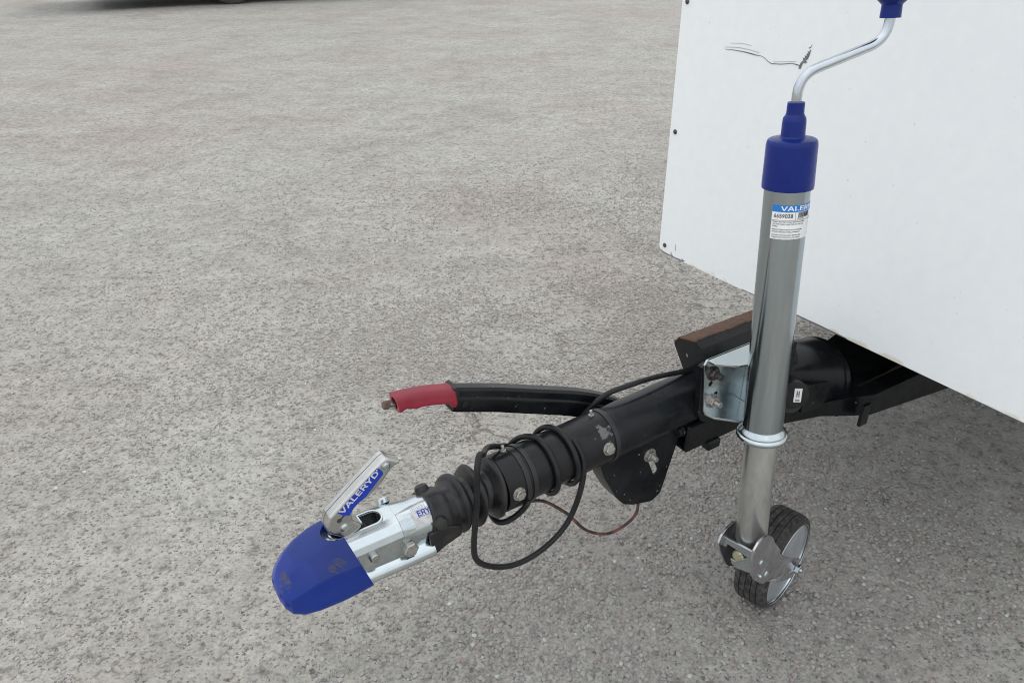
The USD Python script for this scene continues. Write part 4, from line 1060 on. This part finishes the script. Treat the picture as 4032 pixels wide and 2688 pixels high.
def txt(s, h, x, y, bold=False, width=None):
    m_ = meshkit.text_mesh(s, h, 0.0001, bold)
    m_.vertices[:, 0] -= m_.vertices[:, 0].min()
    if width:
        m_.vertices[:, 0] *= width / m_.vertices[:, 0].max()
    m_.vertices[:, 0] += x
    m_.vertices[:, 1] += y
    return m_


part('label_lettering', wrap(txt('VALERYD', 0.0058, 0.0115, HL * 0.845, True, 0.0560), 0.0004), 'white_print', outer)
inkm = [txt('6659038', 0.0050, 0.0032, HL * 0.635, True, 0.0245), flat(0, WL, HL * 0.555, HL * 0.562), flat(0.0308, 0.0311, HL * 0.56, HL * 0.795)]
inkm.append(txt('7311660', 0.0018, 0.0330, HL * 0.585))
bx_ = 0.0350
for wd in (0.0012, 0.0004, 0.0012, 0.0005, 0.0009, 0.0004, 0.0014, 0.0005, 0.0010, 0.0006, 0.0013, 0.0004):
    inkm.append(flat(bx_, bx_ + wd, HL * 0.635, HL * 0.785)); bx_ += wd + 0.0008
lines = [('English: Auto fold jockey wheel 60mm steel', 0.50), ('rim. Solid rubber wheel 200x60, max load', 0.435), ('500kg', 0.37), ('Deutsch: St\u00fctzrad \u00d860mm mit Stahlfelge', 0.275), ('200x60, St\u00fctzlast 500kg, einklappbar', 0.21), ('Svenska: Automatst\u00f6dhjul \u00d860mm f\u00e4lg', 0.115), ('Fullgummihjul 200x60mm max 500kg', 0.05)]
for s_, y_ in lines:
    inkm.append(txt(s_, 0.00155, 0.0022, HL * y_, s_[0] in 'EDS' and ':' in s_ and False))
part('label_print', wrap(cat(*inkm), 0.0004), 'ink', outer)

# ------------------------------------------------------------------ parked car at the top of the picture
CDIR = np.array([1.9, 0.90]); CDIR /= np.linalg.norm(CDIR)
car = thing('parked_car', 'dark car parked across the yard, only its shaded underside and one wheel in view', 'car', (-2.941, 12.770, 0.0), degrees(atan2(CDIR[1], CDIR[0])))
side = [(-3.22, 0.42), (-3.26, 0.62), (-3.20, 0.88), (-2.90, 1.00), (-1.55, 1.40), (-1.2, 1.46), (0.1, 1.45), (0.55, 1.36), (1.15, 0.98), (1.85, 0.86), (2.12, 0.70), (2.18, 0.48), (2.12, 0.30), (1.85, 0.21), (-2.8, 0.21), (-3.15, 0.26)]
sp = sg.Polygon(side).buffer(0.05).buffer(-0.05)
for wx in (-1.32, 1.32):
    sp = sp.difference(sg.Point(wx, 0.31).buffer(0.37))
cb = to_xz(soft_prism(sp, 0.86, 0.12, 0.0, n=300), 0.0, 1)
cb2 = to_xz(soft_prism(sp, 0.86, 0.12, 0.0, n=300), 0.0, -1)
for mm in (cb, cb2):
    zz = mm.vertices[:, 2]
    mm.vertices[:, 1] *= 1 - 0.22 * np.clip((zz - 0.9) / 0.55, 0, 1)
part('car_body', cat(cb, cb2), 'car_paint', car, smooth=35)
for s in (-1, 1):
    win = sg.Polygon([(-2.2, 1.05), (-1.35, 1.34), (-0.85, 1.40), (0.08, 1.39), (0.48, 1.30), (0.95, 1.00)]).buffer(-0.02)
    wm = to_xz(soft_prism(win, 0.004, 0.0), 0.0, 1)
    v_ = wm.vertices
    v_[:, 1] = s * (0.866 * (1 - 0.22 * np.clip((v_[:, 2] - 0.9) / 0.55, 0, 1)) + (v_[:, 1]) * s)
    part('side_window', trimesh.Trimesh(v_, wm.faces, process=False), 'car_glass', car)
    for wx in (-1.32, 1.32):
        prof_ = [(-0.1, 0.19), (-0.105, 0.22), (-0.10, 0.29), (-0.085, 0.315), (0, 0.32), (0.085, 0.315), (0.10, 0.29), (0.105, 0.22), (0.10, 0.19)]
        wt = part('wheel', place(rev(prof_, 48), (wx, s * 0.74, 0.318), (0, 1, 0)), 'rubber_tyre', car)
        sp_ = [rev([(0.075, 0.20), (0.105, 0.20), (0.10, 0.185), (0.085, 0.18)], 40, cap=False), rev([(0.06, 0.07), (0.09, 0.05), (0.095, 0.01)], 24)]
        for q_ in np.arange(5) / 5 * 2 * pi:
            b_ = box(0.03, 0.19, -0.022, 0.022, 0.072, 0.09, 0.005)
            b_.vertices = np.stack([b_.vertices[:, 0] * cos(q_) - b_.vertices[:, 1] * sin(q_), b_.vertices[:, 0] * sin(q_) + b_.vertices[:, 1] * cos(q_), b_.vertices[:, 2]], 1)
            sp_.append(b_)
        part('rim', place(cat(*sp_), (wx, s * 0.74, 0.318), (0, s, 0)), 'rim_metal', wt)
    part('headlight', box(1.93, 2.10, s * 0.66 - 0.14, s * 0.66 + 0.14, 0.66, 0.78, 0.03), 'lamp_clear', car)
    part('tail_light', box(-3.26, -3.12, s * 0.66 - 0.13, s * 0.66 + 0.13, 0.74, 0.90, 0.03), 'lamp_red', car)
part('underside', box(-2.95, 1.9, -0.82, 0.78, 0.17, 0.24, 0.01), 'underbody', car)
